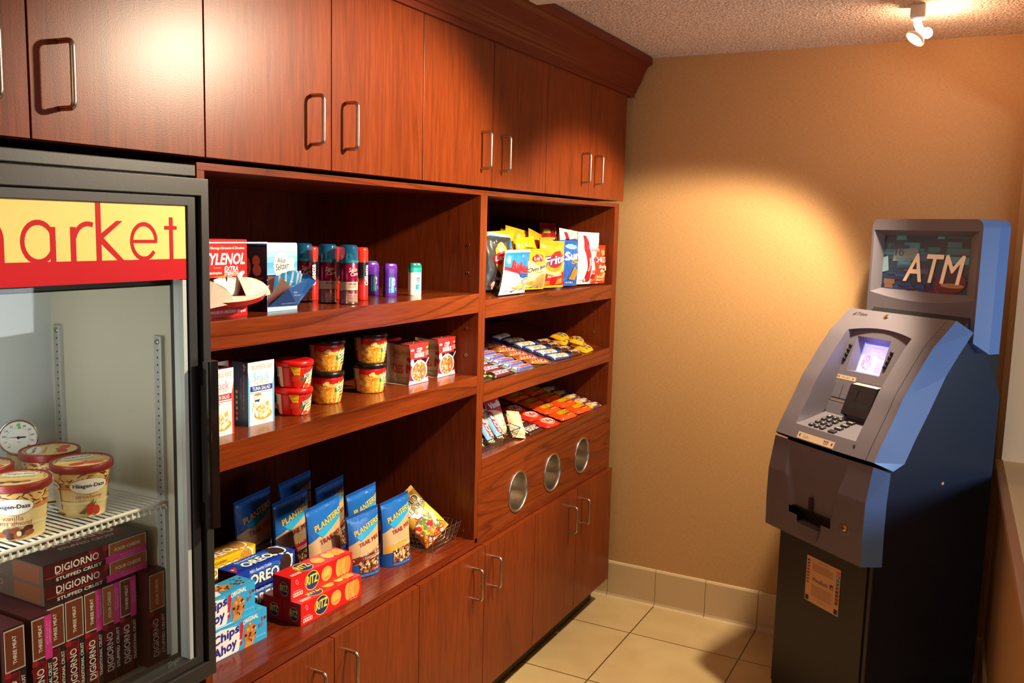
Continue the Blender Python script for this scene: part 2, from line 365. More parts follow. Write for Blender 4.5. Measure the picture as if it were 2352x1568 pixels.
# crown moulding
cp = [(.02, 2.272), (-.03, 2.272), (-.031, 2.29), (-.037, 2.2925), (-.038, 2.301), (-.044, 2.307), (-.045, 2.314), (-.050, 2.320), (-.056, 2.330), (-.058, 2.338), (-.062, 2.344), (-.066, 2.356), (-.071, 2.372), (-.079, 2.388), (-.090, 2.399), (-.104, 2.405), (-.105, 2.424), (-.098, 2.4395), (.02, 2.4395)]
m = MB(); m.prism(cp, 'x', -4.2, -.036, WCR)
tag(m.build('crown_moulding', bevel=.001), 'long cherry crown moulding between wall cabinets and ceiling', 'moulding')
# base cabinets
ZB0, ZB1 = .12, .6401
bname = ['cherry base cabinet under the freezer', 'cherry base cabinet under the cookie and cracker boxes', 'cherry base cabinet in the middle, below the wire basket', 'cherry base cabinet beside the beige wall, below the round chutes']
BS = [(-3.2435, -2.847, -2.4505), (-2.4505, -2.0547, -1.6593), (-1.6593, -1.2621, -.8774), (-.8774, -.488, -.0956)]
for k, (a, c, b) in enumerate(BS):
    ox = (a+b)/2; t = thing('base_cabinet', bname[k], 'cabinet', (ox, 0, 0), group='cherry base cabinets')
    m = MB(); m.box((a-ox+.001, .004, .10), (b-ox-.001, .70, .64), WSHADE); m.build('cabinet_box', t)
    m = MB(); m.box((a-ox+.001, .06, 0), (b-ox-.001, .08, .10), M('2a1a10', .6)); m.build('toe_kick', t)
    for x0, x1, hx in ((a, c, c-.078), (c, b, c+.05)):
        dm = MB(); cx = (x0+x1)/2-ox
        dm.box((-(x1-x0)/2+.0014, -.0095, 0), ((x1-x0)/2-.0014, .0095, ZB1-ZB0), WV); d = dm.build('door', t, loc=(cx, -.0105, ZB0), bevel=.0008)
        handle(d, hx-ox-cx, .4815-ZB0, .5865-ZB0, -.0095)
m = MB(); m.box((-3.6, 0, .6405), (-1.2990, .72, .6685), WTOP); m.box((-1.2990, -.001, .6405), (-.0895, .72, .652), WTOP)
tag(m.build('worktop', bevel=.001), 'dark glossy cherry worktop carrying the freezer and snack boxes', 'worktop')
# open shelf units
XL, XM, XR = -2.4674, -1.2855, -.089
def sleeve(parent, x, y, z, sgn=-1):
    m = MB(); m.lathe([(.0036, -.0006), (.0052, .0002), (.005, .0008), (.0032, .0008), (.003, -.003), (.0001, -.003)], CHROME, 14, ax='x', c=(0, 0, 0), top=False, bot=False, mats=[CHROME, CHROME, CHROME, BLK, BLK])
    m.build('shelf_pin_hole', parent, loc=(x, y, z), rot=(0, 0, 0 if sgn > 0 else pi))
t = thing('open_shelf_unit', 'wide cherry shelf unit holding medicine, canned pasta and trail mix', 'shelf unit', (-1.88, 0, .6685))
def B(n, x0, x1, y0, y1, z0, z1, mat, ox, par, bev=.0006):
    cx, cy, cz = (x0+x1)/2, (y0+y1)/2, (z0+z1)/2; mm = MB(); mm.box((x0-cx, y0-cy, z0-cz), (x1-cx, y1-cy, z1-cz), mat)
    return mm.build(n, par, loc=(cx-ox[0], cy-ox[1], cz-ox[2]), bevel=bev)
O1 = (-1.88, 0, .6685)
B('side_panel', XL, XL+.0205, 0, .70, .669, 1.80, WV, O1, t); B('side_panel', -1.307, XM-.0002, 0, .70, .669, 1.80, WV, O1, t)
B('back_panel', XL, XM, .70, .715, .669, 1.80, WSHADE, O1, t); B('top_rail', XL, XM-.0003, 0, .70, 1.8001, 1.8155, WH, O1, t)
B('shelf', XL+.021, -1.3073, 0, .69, 1.4265, 1.4883, wood('cherry_shelf', 'x', r=.22, coat=.25, fig=.75), O1, t); B('shelf', XL+.021, -1.3073, 0, .69, 1.1614, 1.2208, bpy.data.materials['cherry_shelf'], O1, t)
WSH = bpy.data.materials['cherry_shelf']
for z in (1.6417, 1.5533, 1.3742, 1.2858, .6924): sleeve(t, -1.3074+1.88, .043, z-.6685)
t = thing('open_shelf_unit', 'narrow cherry shelf unit with chips, candy and three round chutes', 'shelf unit', (-.69, 0, .652))
O2 = (-.69, 0, .652)
B('side_panel', XM+.0002, -1.264, 0, .70, .8703, 1.80, WV, O2, t); B('side_panel', -.139, XR, 0, .70, .8703, 1.80, WV, O2, t)
B('back_panel', XM, XR, .70, .715, .653, 1.80, WSHADE, O2, t); B('top_rail', XM+.0003, XR, 0, .70, 1.8001, 1.8155, WH, O2, t)
TILT = math.radians(13)
for zf, zb in ((1.4655, 1.4057), (1.1880, 1.127), (.9335, .8715)):
    m = MB(); y1, zr = .45, .436*math.tan(TILT)
    m.prism([(0, zb), (0, zf), (.012, zf), (.014, zf-.006), (y1, zf-.006+zr), (y1, zf-.02+zr), (.03, zf-.03), (.02, zb)], 'x', -.573, .550, WSH)
    o = m.build('shelf', t, loc=(0, 0, -O2[2]), bevel=.0006)
    m2 = None
for z in (1.3448, 1.2539): sleeve(t, -.1395-O2[0], .079, z-O2[2])
# panel with three chutes
RINGS = [(-.9915, .755), (-.7005, .7575), (-.409, .7625)]
m = MB(); yz = lambda x, z: (x-O2[0], 0, z-O2[2])
xs = [-1.2845]+[v for cx, _ in RINGS for v in (cx-.09, cx+.09)]+[-.0895]; z0, z1 = .6535, .854
for i in range(0, len(xs), 2):
    m.add([yz(xs[i], z0), yz(xs[i+1], z0), yz(xs[i+1], z1), yz(xs[i], z1)], [(0, 1, 2, 3)], WH)
for cx, cz in RINGS:
    n = 40; sq = []; ci = []
    for k in range(n):
        a = 2*pi*k/n; u, v = cos(a), sin(a); s_ = 1/max(abs(u), abs(v)); px, pz = u*s_, v*s_
        sq.append(yz(cx+.09*px, cz+(z1-cz)*pz if pz > 0 else cz+(cz-z0)*pz)); ci.append(yz(cx+.070*u, cz+.070*v))
    m.add(sq+ci, [(k, (k+1) % n, n+(k+1) % n, n+k) for k in range(n)], WH)
m.add([yz(-1.2845, z1), yz(-.0895, z1), (-.0895-O2[0], .02, z1-O2[2]), (-1.2845-O2[0], .02, z1-O2[2])], [(0, 1, 2, 3)], WH)
m.build('chute_panel', t)
B('rail', -1.2845, -.0895, .0015, .02, .8552, .8700, WH, O2, t)
for cx, cz in RINGS:
    m = MB(); m.lathe([(.0765, 0), (.077, -.002), (.0755, -.0045), (.072, -.0052), (.069, -.0035), (.0675, 0), (.0672, .01), (.0672, .22), (.0001, .2201)], STEEL, 48, ax='y', top=False, bot=False)
    m.build('chute_ring', t, loc=(cx-O2[0], 0, cz-O2[2]))

# =================================================================== FREEZER
O = (-2.79, .22, .6690)
fz = thing('glass_door_freezer', 'black countertop freezer with glass door and cream and red sign', 'freezer', O)
def FB(n, x0, x1, y0, y1, z0, z1, mat, par=fz, bev=.001, po=(0, 0, 0)):
    cx, cy, cz = (x0+x1)/2, (y0+y1)/2, (z0+z1)/2; mm = MB(); mm.box((x0-cx, y0-cy, z0-cz), (x1-cx, y1-cy, z1-cz), mat)
    return mm.build(n, par, loc=(cx-O[0]-po[0], cy-O[1]-po[1], cz-O[2]-po[2]), bevel=bev)
fx0, fx1, iy1 = -3.10, -2.4815, .405
m = MB()
for a, b in (((fx0, .012, .67), (fx0+.03, .50, 1.795)), ((fx1-.03, .012, .67), (fx1, .50, 1.795)), ((fx0+.03, .43, .67), (fx1-.03, .50, 1.795)), ((fx0+.03, .012, .67), (fx1-.03, .43, .755)), ((fx0+.03, .012, 1.57), (fx1-.03, .43, 1.795)),
             ((fx0, -.0105, 1.7855), (fx1+.002, .03, 1.8085))):
    m.box(tuple(a[i]-O[i] for i in range(3)), tuple(b[i]-O[i] for i in range(3)), BLK)
m.build('cabinet_body', fz, bevel=.002)
m = MB(); ia, ib = fx0+.031, -2.5145; L_ = LINER
def q(*p): return [tuple(c[i]-O[i] for i in range(3)) for c in p]
m.add(q((ib, .03, .765), (ib, iy1, .765), (ib, iy1, 1.57), (ib, .03, 1.57)), [(0, 3, 2, 1)], L_)
m.add(q((ia, .03, .765), (ia, iy1, .765), (ia, iy1, 1.57), (ia, .03, 1.57)), [(0, 1, 2, 3)], L_)
m.add(q((ia, iy1, .765), (ib, iy1, .765), (ib, iy1, 1.569), (ia, iy1, 1.569)), [(0, 1, 2, 3)], M('d5dde0', .4))
m.add(q((ia, .012, .765), (ib, .012, .765), (ib, iy1, .765), (ia, iy1, .765)), [(0, 1, 2, 3)], M('8a8578', .5))
m.add(q((ia, .012, 1.569), (ib, .012, 1.569), (ib, iy1, 1.569), (ia, iy1, 1.569)), [(3, 2, 1, 0)], L_)
m.add(q((ib, -.004, .765), (ib, .03, .765), (ib, .03, 1.57), (ib, -.004, 1.57)), [(0, 3, 2, 1)], M('1a1a1a', .5))
m.build('liner', fz)
for yy, ztop in ((.058, 1.462), (.375, 1.462)):       # slotted shelf standards
    m = MB(); m.box((-.004, -.004, 0), (0, .018, ztop-.78), M('b5b8b4', .35, .3)); m.box((-.0085, -.009, 0), (0, -.004, ztop-.78), M('c9ccca', .35, .3))
    for k in range(44): z = .014+k*.0152; m.lathe([(.0001, -.0044), (.0021, -.0044)], M('2b2420', .7), 8, ax='x', c=(0, .007, z), top=False, bot=False)
    m.lathe([(.0001, -.0062), (.0055, -.006), (.006, -.004)], STEEL, 14, ax='x', c=(0, .007, ztop-.78-.012), top=False, bot=False)
    m.build('shelf_standard', fz, loc=(ib-.0005-O[0], yy-O[1], .78-O[2]))
# interior tube lamp
m = MB(); m.lathe([(.008, 0), (.008, .72)], M('dfeaff', .5, 0, 0, 5), 12); m.build('tube_lamp', fz, loc=(ia+.02-O[0], .05-O[1], .80-O[2]))
area('freezer_lamp', (ia+.035, .06, 1.18), (-2.56, .36, 1.22), 2.4, .05, .7, (.90, .94, 1))
# door
dO = (-2.79, -.05, .7515)
door = thing('door', None, None, (dO[0]-O[0], dO[1]-O[1], dO[2]-O[2])); door.parent = fz
dx0, dx1, dz0, dz1 = -.31, .3000, 0, 1.0285
def ringframe(name, x0, x1, z0, z1, w, ya, yb, mat, wz=None, bev=.0015):
    m = MB(); wz = wz or w
    a = [(x0, z0), (x1, z0), (x1, z1), (x0, z1)]; b = [(x0+w, z0+wz), (x1-w, z0+wz), (x1-w, z1-wz), (x0+w, z1-wz)]
    vs = [(p[0], ya, p[1]) for p in a+b]+[(p[0], yb, p[1]) for p in a+b]; fs = []
    for i in range(4):
        j = (i+1) % 4; fs += [(i, j, 4+j, 4+i), (8+i, 12+i, 12+j, 8+j), (i, 8+i, 8+j, j), (4+i, 4+j, 12+j, 12+i)]
    m.add(vs, fs, mat); return m.build(name, door, bevel=bev)
ringframe('outer_frame', dx0, dx1, dz0, dz1, .020, -.006, .060, BLK, .034)
ringframe('groove', dx0+.020, dx1-.020, dz0+.032, dz1-.032, .0095, .012, .055, M('070707', .6), bev=0)
ringframe('inner_frame', dx0+.0285, dx1-.0285, dz0+.036, dz1-.036, .020, .000, .050, BLK, .018)
# sign of the door: cream with a red foot and tall thin red letters
sx0, sx1, sz0, sz1 = dx0+.048, dx1-.050, 1.585-dO[2], 1.7325-dO[2]
m = MB(); m.box((sx0, .004, sz0), (sx1, .012, sz1), M('e8c878', .5), )
c = CV(m, lambda u, v, h: (u, .004-h, v)); RED = M('b3101c', .5); zr = 1.6245-dO[2]
c.rect(sx0, sz0, sx1, zr, RED)
def ringp(cx, cz, r, w, a0, a1, asp=1, n=26):
    P = [(cx+r*asp*cos(a0+(a1-a0)*k/n), cz+r*sin(a0+(a1-a0)*k/n)) for k in range(n+1)]
    Q = [(cx+(r-w)*asp*cos(a0+(a1-a0)*k/n), cz+(r-w)*sin(a0+(a1-a0)*k/n)) for k in range(n+1)]
    c.put([[P[k], P[k+1], Q[k+1], Q[k]] for k in range(n)], RED)
def X(px, py=560): p = at(px, py, 1, -.046); return p.x-dO[0], p.z-dO[2]
bw = .0105; zb = zr-.002
def stem(px, pt, w=bw): x, z = X(px, pt); c.rect(x-w/2, zb, x+w/2, z, RED); return x
xa = stem(120, 521); r0 = .0368; ringp(xa-.026, zr+.0325, r0, .0088, 0, 2*pi, .86)
xr = stem(167, 521); ringp(xr+.029, zr+.034, .034, .0085, pi*.38, pi*.93, .9)
xk = stem(224, 465); zc = zr+.038
for tx, ty in ((xk+.043, zr+.070), (xk+.050, zb)):
    dx_, dz_ = tx-xk, ty-zc; c.poly([(xk, zc-.006), (xk, zc+.006), (tx-.006, ty) if ty > zc else (tx-.003, ty), (tx+.007, ty) if ty > zc else (tx+.011, ty)] if ty > zc else [(xk+.004, zc+.007), (xk+.002, zc-.006), (tx-.010, ty), (tx+.003, ty)], RED)
xe, _ = X(331); ringp(xe, zr+.0335, .0355, .0078, pi*.02, pi*1.80, .86); c.rect(xe-.026, zr+.0305, xe+.0295, zr+.0365, RED)
xt = stem(392, 499, .0085); c.rect(xt-.0155, zr+.0555, xt+.0135, zr+.0625, RED)
xm = X(4)[0]; c.rect(xm-.0058, zb, xm+.0033, zr+.038, RED); ringp(xm-.0245, zr+.036, .034, .0088, 0, pi, .82); c.rect(xm-.056, zb, xm-.047, zr+.04, RED)
m.build('sign_panel', door)
for q_ in (RED, M('e8c878', .5)): q_.node_tree.nodes['Principled BSDF'].inputs['Specular IOR Level'].default_value = .12
FB('door_glass', dO[0]+dx0+.048, dO[0]+dx1-.0485, -.038, -.034, .79, 1.582, GLASS, door, 0, (dO[0]-O[0], dO[1]-O[1], dO[2]-O[2]))
m = MB(); m.box((dx1-.0605, .004, .036), (dx1-.0515, .030, .832), M('c9d2cf', .3, .4)); m.box((dx0+.05, .004, .0345), (dx1-.0605, .030, .0425), M('cfd0bd', .35, .3)); m.build('silver_strip', door)
m = MB(); hx0, hx1 = (at(477, 830, 1, -.085).x+at(492, 1210, 1, -.085).x)/2-dO[0], (at(499, 830, 1, -.085).x+at(515, 1210, 1, -.085).x)/2-dO[0]   # full length pull
hz0, hz1 = at(500, 1212, 1, -.085).z-dO[2], at(490, 830, 1, -.085).z-dO[2]
m.prism([(hx0, -.030), (hx0+.002, -.034), (hx1-.003, -.035), (hx1, -.030), (hx1, -.014), (hx0, -.014)], 'z', hz0, hz1, BLKG); m.box((hx0+.002, -.020, hz0+.01), (hx1-.004, 0, hz0+.05), BLKG); m.box((hx0+.002, -.020, hz1-.05), (hx1-.004, 0, hz1-.01), BLKG); m.box((hx0+.006, -.016, hz0+.02), (hx1-.008, 0, hz1-.02), BLK); m.build('door_handle', door, bevel=.002)
m = MB(); c = CV(m, lambda u, v, h: (u, .0125-h, v)); gy = M('7d7f7b', .4, .5)
c.text('True', dx1-.096, .062, .028, 0, gy, .0, .4, .12); c.text('True', dx1-.083, .051, .028, 0, gy, .0, .4, .12); m.build('maker_mark', door)
# wire shelf
wz = 1.127; m = MB(); w0, w1 = fx0+.036-O[0], -2.541-O[0]; WR = M('e9e8df', .35)
for yy, zz, r in ((.022, wz, .0042), (.024, wz-.013, .0036), (.19, wz-.006, .003), (.37, wz-.004, .0036)): m.tube([(w0, yy-O[1], zz-O[2]), (w1, yy-O[1], zz-O[2])], r, WR)
m.build('wire_shelf', fz)
for k in range(38):
    x = w0+.006+(w1-w0-.010)*k/37; mm = MB(); mm.tube([(0, .0175, -.013), (0, .021, -.0005), (0, .372, 0)], .0023, WR, 6)
    s = mm.build('wire_rod', fz, loc=(x, -O[1], wz-.001-O[2]))

# =================================================================== CASH MACHINE
AZ = math.radians(51.1)
atm = thing('cash_machine', 'grey and blue cash machine with lit screen in the corner by the beige wall', 'cash machine', (-.4567, -.835, 0), AZ+pi)
m = MB(); m.prism([(.004, .0), (.515, .0), (.515, 1.177), (.38, 1.391), (.32, 1.40), (.262, 1.398), (.150, 1.074), (.13, 1.05), (.004, 1.01), (.004, .66)], 'x', 0, .452, ATMD); m.build('cabinet_body', atm, bevel=.003)
m = MB(); m.box((.004, -.006, .02), (.430, .006, .67), ATMF); m.box((.436, -.003, .02), (.4519, .006, .67), ATMF); m.build('lower_door', atm, bevel=.003)
m = MB(); m.lathe([(.0001, .0012), (.005, .001), (.006, 0)], M('d9c39a', .4), 12, ax='x', top=False, bot=False); m.build('bolt', atm, loc=(.4525, .28, .885))
PU = [(-.045, .985), (-.016, 1.044), (.028, 1.124), (.060, 1.19), (.122, 1.28), (.175, 1.352), (.268, 1.436)]
POUT = [(-.001, .963), (.045, .984), (.085, 1.062), (.130, 1.14), (.195, 1.262), (.245, 1.33), (.301, 1.401)]
PL = [(-.066, .640), (-.069, .75), (-.067, .85), (-.045, .971)]
PLO = [(-.017, .648), (-.019, .76), (-.018, .863), (-.010, .957)]
def pd(P, z):
    for (d0, z0), (d1, z1) in zip(P, P[1:]):
        if z <= z1 or (d1, z1) == P[-1]: k = (z-z0)/(z1-z0); return d0+(d1-d0)*k
SL, SR = -.010, .460
def surf(z, s): return (s, pd(PU, z)-.007*(1-((s-.225)/.235)**2), z)
ZR0, ZR1, RA, RB = 1.031, 1.366, .072, .360
arch = lambda s: ZR1+.016*(1-((s-(RA+RB)/2)/((RB-RA)/2))**2)
inner = lambda z: .095+(z-1.068)*(.105/.302)+.004
m = MB(); ns = 16
def zs(a, b, n): return [a+(b-a)*k/n for k in range(n+1)]
def patch(fn, su, sv, mat, sm=True, mm=None):
    mm = mm or m; nu, nv = len(su)-1, len(sv)-1; o = [fn(u, v) for v in sv for u in su]
    mm.add(o, [(j*(nu+1)+i, j*(nu+1)+i+1, (j+1)*(nu+1)+i+1, (j+1)*(nu+1)+i) for j in range(nv) for i in range(nu)], mat, sm)
patch(lambda s, z: surf(z, s), zs(SL, RA, 3), zs(.985, 1.436, 24), ATMG); patch(lambda s, z: surf(z, s), zs(RB, SR, 4), zs(.985, 1.436, 24), ATMG)
patch(lambda s, z: surf(z, s), zs(RA, RB, ns), zs(.985, ZR0, 3), ATMG)
patch(lambda s, k: surf(arch(s)+(1.436-arch(s))*k, s), zs(RA, RB, ns), zs(0, 1, 5), ATMG)
patch(lambda s, k: (s, surf(arch(s), s)[1]*(1-k)+(inner(arch(s))+.004)*k, arch(s)-.006*k), zs(RA, RB, ns), [0, 1], ATMG)     # brow
patch(lambda s, k: (s, surf(ZR0, s)[1]*(1-k)+inner(1.068)*k, ZR0+(1.068-ZR0)*k), zs(RA, RB, ns), [0, 1], ATMG)   # keypad ledge
zz = zs(ZR0, ZR1, 20)
for s_, sg in ((RA, 1), (RB, -1)):
    o = []
    for z in zz: o += [surf(z, s_), (s_+sg*.006, inner(max(z, 1.068)) if z > 1.068 else surf(ZR0, s_)[1]+(inner(1.068)-surf(ZR0, s_)[1])*(z-ZR0)/(1.068-ZR0), z)]
    m.add(o, [(2*i, 2*i+1, 2*i+3, 2*i+2) for i in range(20)], ATMG, True)
# inner panel with the screen opening
BZ = [(.121, 1.347), (.275, 1.347), (.254, 1.223), (.100, 1.223)]; ip = lambda s, z, q=0: (s, inner(z)-q*.944, z+q*.33)
SU, SV = [RA+.004, .110, .264, RB-.004], [1.066, 1.2235, 1.3465, 1.3835]
for j in range(3):
    for i in range(3):
        if i == 1 and j == 1: continue
        m.add([ip(SU[i], SV[j]), ip(SU[i+1], SV[j]), ip(SU[i+1], SV[j+1]), ip(SU[i], SV[j+1])], [(0, 1, 2, 3)], ATMG)
o4 = [ip(.110, 1.2235), ip(.264, 1.2235), ip(.264, 1.3465), ip(.110, 1.3465)]; i4 = [ip(.128, 1.231, -.028), ip(.247, 1.231, -.028), ip(.247, 1.333, -.028), ip(.128, 1.333, -.028)]
m.add(o4+i4, [(0, 1, 5, 4), (1, 2, 6, 5), (2, 3, 7, 6), (3, 0, 4, 7)], ATMG)
m.build('upper_fascia', atm)
m = MB(); c = CV(m, lambda u, v, h: surf(v, u)[:1]+(surf(v, u)[1]-h-.0003,)+(v+h*.6,), .02, .0004)
c.put([[(.4265, .986), (.4285, .986), (.4285+.0, 1.434), (.4265, 1.434)]], M('3b383c', .6))
dk = M('3a373b', .6)
for j in range(7):
    for i in range(4): c.ell(.4345+.0075*i, 1.352+.0088*j, .0013, .0011, M('1c1b1d', .7), 0, 8, False)
c.text('Triton', .075, 1.4205, .05, .010, M('262428', .5), .01, .3); 
for k in range(3): c.rect(.032+k*.0045, 1.414, .0348+k*.0045, 1.4195+k*.003, M('262428', .5))
c.rect(.105, .988, .284, 1.010, M('cdb291', .5)); bk = M('3a2a22', .6)
c.text('Cash', .147, .999, .026, .009, bk, 0); c.text('TIT', .245, .999, .024, .012, bk, .03)
for sx in (.116, .273): c.poly([(sx-.004, 1.001), (sx, .993), (sx+.004, 1.001), (sx+.002, 1.001), (sx+.002, 1.005), (sx-.002, 1.005), (sx-.002, 1.001)], bk)
m.build('fascia_lettering', atm)
def lock(par, loc, mat):
    mm = MB(); mm.lathe([(.0001, -.003), (.0045, -.003), (.0075, -.0015), (.0105, -.001), (.011, .002)], mat, 20, ax='y', top=False, bot=False); mm.box((-.001, -.0036, -.004), (.001, -.0029, .003), M('2a211a', .5)); return mm.build('lock', par, loc=loc)
lock(atm, (.189, .243, 1.4215), M('d5bd98', .2, 1)).rotation_euler = (math.radians(-40), 0, 0)
m = MB(); m.lathe([(.0001, -.001), (.004, -.0008), (.006, .001)], ATMG, 14, ax='y', top=False, bot=False); m.build('rivet', atm, loc=(.363, -.036, 1.0185))
# side bands (blue)
def band(name, P, Q, mat):
    for sg, s0, s1, sb in ((1, SR, .50, .4525), (-1, SL, -.05, -.0005)):
        mm = MB(); n = len(P); o = [(s0, d, z) for d, z in P]+[(s1, d, z) for d, z in Q]+[(sb, d+(.045 if z > .97 else .006), z-.002) for d, z in Q]
        f = [(i, n+i, n+i+1, i+1) for i in range(n-1)]+[(n+i, 2*n+i, 2*n+i+1, n+i+1) for i in range(n-1)]+[(0, 2*n, n), (n-1, 2*n-1, 3*n-1)]
        if sg < 0: f = [q[::-1] for q in f]
        mm.add(o, f, mat); mm.build(name, atm)
band('side_band', PU, POUT, ATMB); band('side_band', PL, PLO, ATMB)
m = MB(); m.add([(SL, .268, 1.436), (.225, .261, 1.436), (SR, .268, 1.436), (.50, .301, 1.401), (.452, .33, 1.40), (0, .33, 1.40), (-.05, .301, 1.401)], [(0, 1, 2, 3, 4, 5, 6)], ATMG)
m.build('fascia_top', atm); m = MB(); m.add([(SL, -.045, .985), (SR, -.045, .985), (.50, -.001, .963), (.45, .03, .95), (0, .03, .95), (-.05, -.001, .963)], [(0, 1, 2, 3, 4, 5)], M('0d0d0f', .7)); m.build('fascia_underside', atm)
# screen
scr = MB(); SP = lambda u, v, h: ip(.128+u, 1.231+v, -.0272+h)
c = CV(scr, SP, 9, .0002); c.rect(-.003, -.003, .122, .105, M('bfb2ff', .3, 0, 0, 1.0)); PK = M('b48fe8', .3, 0, 0, .75); P2 = M('9b7cd8', .3, 0, 0, .6)
c.rect(-.003, .098, .122, .105, M('4a55ff', .3, 0, 0, 1.2)); c.rect(-.003, -.003, .004, .105, M('6f8cff', .3, 0, 0, 1.3))
for k, wd_ in enumerate((.052, .03, .04)): c.text(('WELCOME ATM BY', 'SURCHARGE', 'MEMBER PLUS')[k], .068, .088-.012*k, wd_, .0042, P2, 0)
c.ell(.036, .035, .024, .026, PK); c.ell(.038, .047, .010, .011, P2); c.ell(.034, .025, .016, .008, M('cdb8ff', .3, 0, 0, .9)); c.blobs(.015, .015, .055, .05, 40, [P2, M('cdb8ff', .3, 0, 0, .9)], .001, .0035, 4)
c.text('Triton', .092, .057, .03, .008, P2, .01, .3); c.lines(.078, .008, .118, .046, 6, PK, .4, .4); scr.build('screen', atm)
point('screen_glow', (0, 0, 0), .22, .03, (.35, .3, 1)).parent = atm; bpy.data.objects['screen_glow'].location = ip(.187, 1.29, .0)
for k in range(4):
    for s_, z_ in ((.0945-.0027*k, 1.308-.0163*k), (.2850-.003*k, 1.306-.0163*k)):
        mm = MB(); mm.lathe([(.0072, .001), (.0072, -.004), (.0055, -.0062), (.0001, -.0068)], M('151416', .25), 18, ax='y'); b = mm.build('function_button', atm, loc=ip(s_, z_)); b.rotation_euler = (math.radians(-19), 0, 0)
m = MB(); c = CV(m, lambda u, v, h: ip(u, v, h), 9, .0006); LB2 = M('c9b090', .5); c.rect(.069, 1.190, .170, 1.2045, LB2); c.text('Receipt', .122, 1.197, .036, .008, bk, 0); c.rect(.078, 1.194, .094, 1.201, M('8c7a66', .5)); c.poly([(.152, 1.199), (.156, 1.192), (.160, 1.199)], bk)
c.rect(.078, 1.112, .172, 1.176, M('5d585d', .5)); c.rect(.084, 1.124, .168, 1.176, M('67626a', .5)); c.rect(.120, 1.124, .123, 1.172, M('2e2b2f', .6)); c.rect(.084, 1.1215, .168, 1.125, M('16100f', .6)); c.rect(.088, 1.112, .168, 1.118, M('8b6a58', .5)); m.build('receipt_slot', atm)
m = MB(); m.add([ip(.180, 1.178, .026), ip(.300, 1.178, .026), ip(.300, 1.075, .03), ip(.180, 1.075, .03), ip(.180, 1.192, 0), ip(.300, 1.192, 0), ip(.300, 1.07, 0), ip(.180, 1.07, 0)], [(0, 3, 2, 1), (4, 5, 1, 0)[::-1], (0, 4, 7, 3)[::-1], (1, 2, 6, 5)[::-1]], M('141113', .35))
c = CV(m, lambda u, v, h: ip(u, v, .028+h), 9, .001); c.rect(.215, 1.125, .225, 1.165, M('050505', .8)); c.rect(.19, 1.08, .29, 1.12, M('060606', .8))
c = CV(m, lambda u, v, h: ip(u, 1.178+v*.014, .026*(1-v)+.001), 9, 0); c.rect(.186, .1, .298, .75, M('cdb390', .5)); m.build('card_reader', atm)
# keys on the ledge
ledge = lambda s, d, h=0: (s, d, 1.031+(d+.03)*(.037/.125)+h)
KM = M('2b2a2c', .4); KW = M('e8dcc8', .5)
for r in range(4):
    for cc in range(4):
        w = .019 if cc < 3 else .030; s_ = (.135, .163, .191, .242)[cc]; d_ = (.070, .045, .018, -.010)[r]-(0, .002, .004, .010)[cc]*.6
        mm = MB(); mm.box((-w/2, -.0085, 0), (w/2, .0085, .0055), KM)
        ch = [['1', '2', '3', 'CANCEL'], ['4', '5', '6', 'CLEAR'], ['7', '8', '9', 'ENTER'], ['*', '0', '#', '']][r][cc]
        if ch: CV(mm, lambda u, v, h: (u, v, .0055+h)).text(ch, 0, 0, .004 if cc < 3 else .02, .007 if cc < 3 else .005, KW, .03)
        mm.build('key', atm, loc=ledge(s_, d_), rot=(math.radians(16.5), 0, 0), bevel=.0012)
# lower fascia with the V shaped cash mouth
m = MB(); lf = lambda z, s: (s, pd(PL, z)-.006*(1-((s-.225)/.235)**2)*((z-.64)/.33+.3), z)
def vdep(s, z):   # depth of the scooped V below the seam
    t = (z-.745)/(.945-.745); hw = .100+.050*max(0, min(1, t))**1.0; e = (hw-abs(s-.218))/.016
    if z < .735 or z > .95: return 0
    return max(0, min(1, e))*.016*max(0, min(1, (.95-z)/.17))
su, sv = zs(SL, SR, 64), zs(.640, .971, 56)
def slot_(s, z): return (abs(s-.218) < .100 and .722 < z < .748) or (abs(s-.218) < .062 and .700 < z <= .722)
for j in range(56):
    for i in range(64):
        sm_, zm = (su[i]+su[i+1])/2, (sv[j]+sv[j+1])/2
        if slot_(sm_, zm): continue
        m.add([(lf(z, s)[0], lf(z, s)[1]+vdep(s, z), z) for s, z in ((su[i], sv[j]), (su[i+1], sv[j]), (su[i+1], sv[j+1]), (su[i], sv[j+1]))], [(0, 1, 2, 3)], ATMG, False)
bm = bmesh.new(); 
lfo = m.build('lower_fascia', atm); bm.from_mesh(lfo.data); bmesh.ops.remove_doubles(bm, verts=bm.verts, dist=1e-5); bm.to_mesh(lfo.data); bm.free()
for p in lfo.data.polygons: p.use_smooth = True
m = MB(); D0 = M('08080a', .6); m.box((.11, -.035, .69), (.33, -.03, .755), D0); m.box((.11, -.066, .748), (.33, -.03, .75), D0); m.box((.155, -.0665, .698), (.281, -.03, .700), ATMG); m.box((.205, -.066, .752), (.224, -.0635, .80), M('16161a', .5)); m.build('cash_mouth', atm)
m = MB(); m.add([(.165, -.0745, .698), (.272, -.0745, .698), (.262, -.0735, .658), (.178, -.0735, .658)], [(0, 3, 2, 1)], M('625d66', .5)); m.build('drip_panel', atm)
m = MB(); m.add([(SL, -.066, .640), (SR, -.066, .640), (.50, -.017, .648), (.45, .01, .655), (0, .01, .655), (-.05, -.017, .648)], [(5, 4, 3, 2, 1, 0)], ATMG); m.build('fascia_edge', atm)
m = MB(); m.add([(SL, -.045, .971), (SR, -.045, .971), (.50, -.010, .957), (.45, .02, .95), (0, .02, .95), (-.05, -.010, .957)], [(0, 1, 2, 3, 4, 5)], ATMG); m.build('fascia_edge', atm)
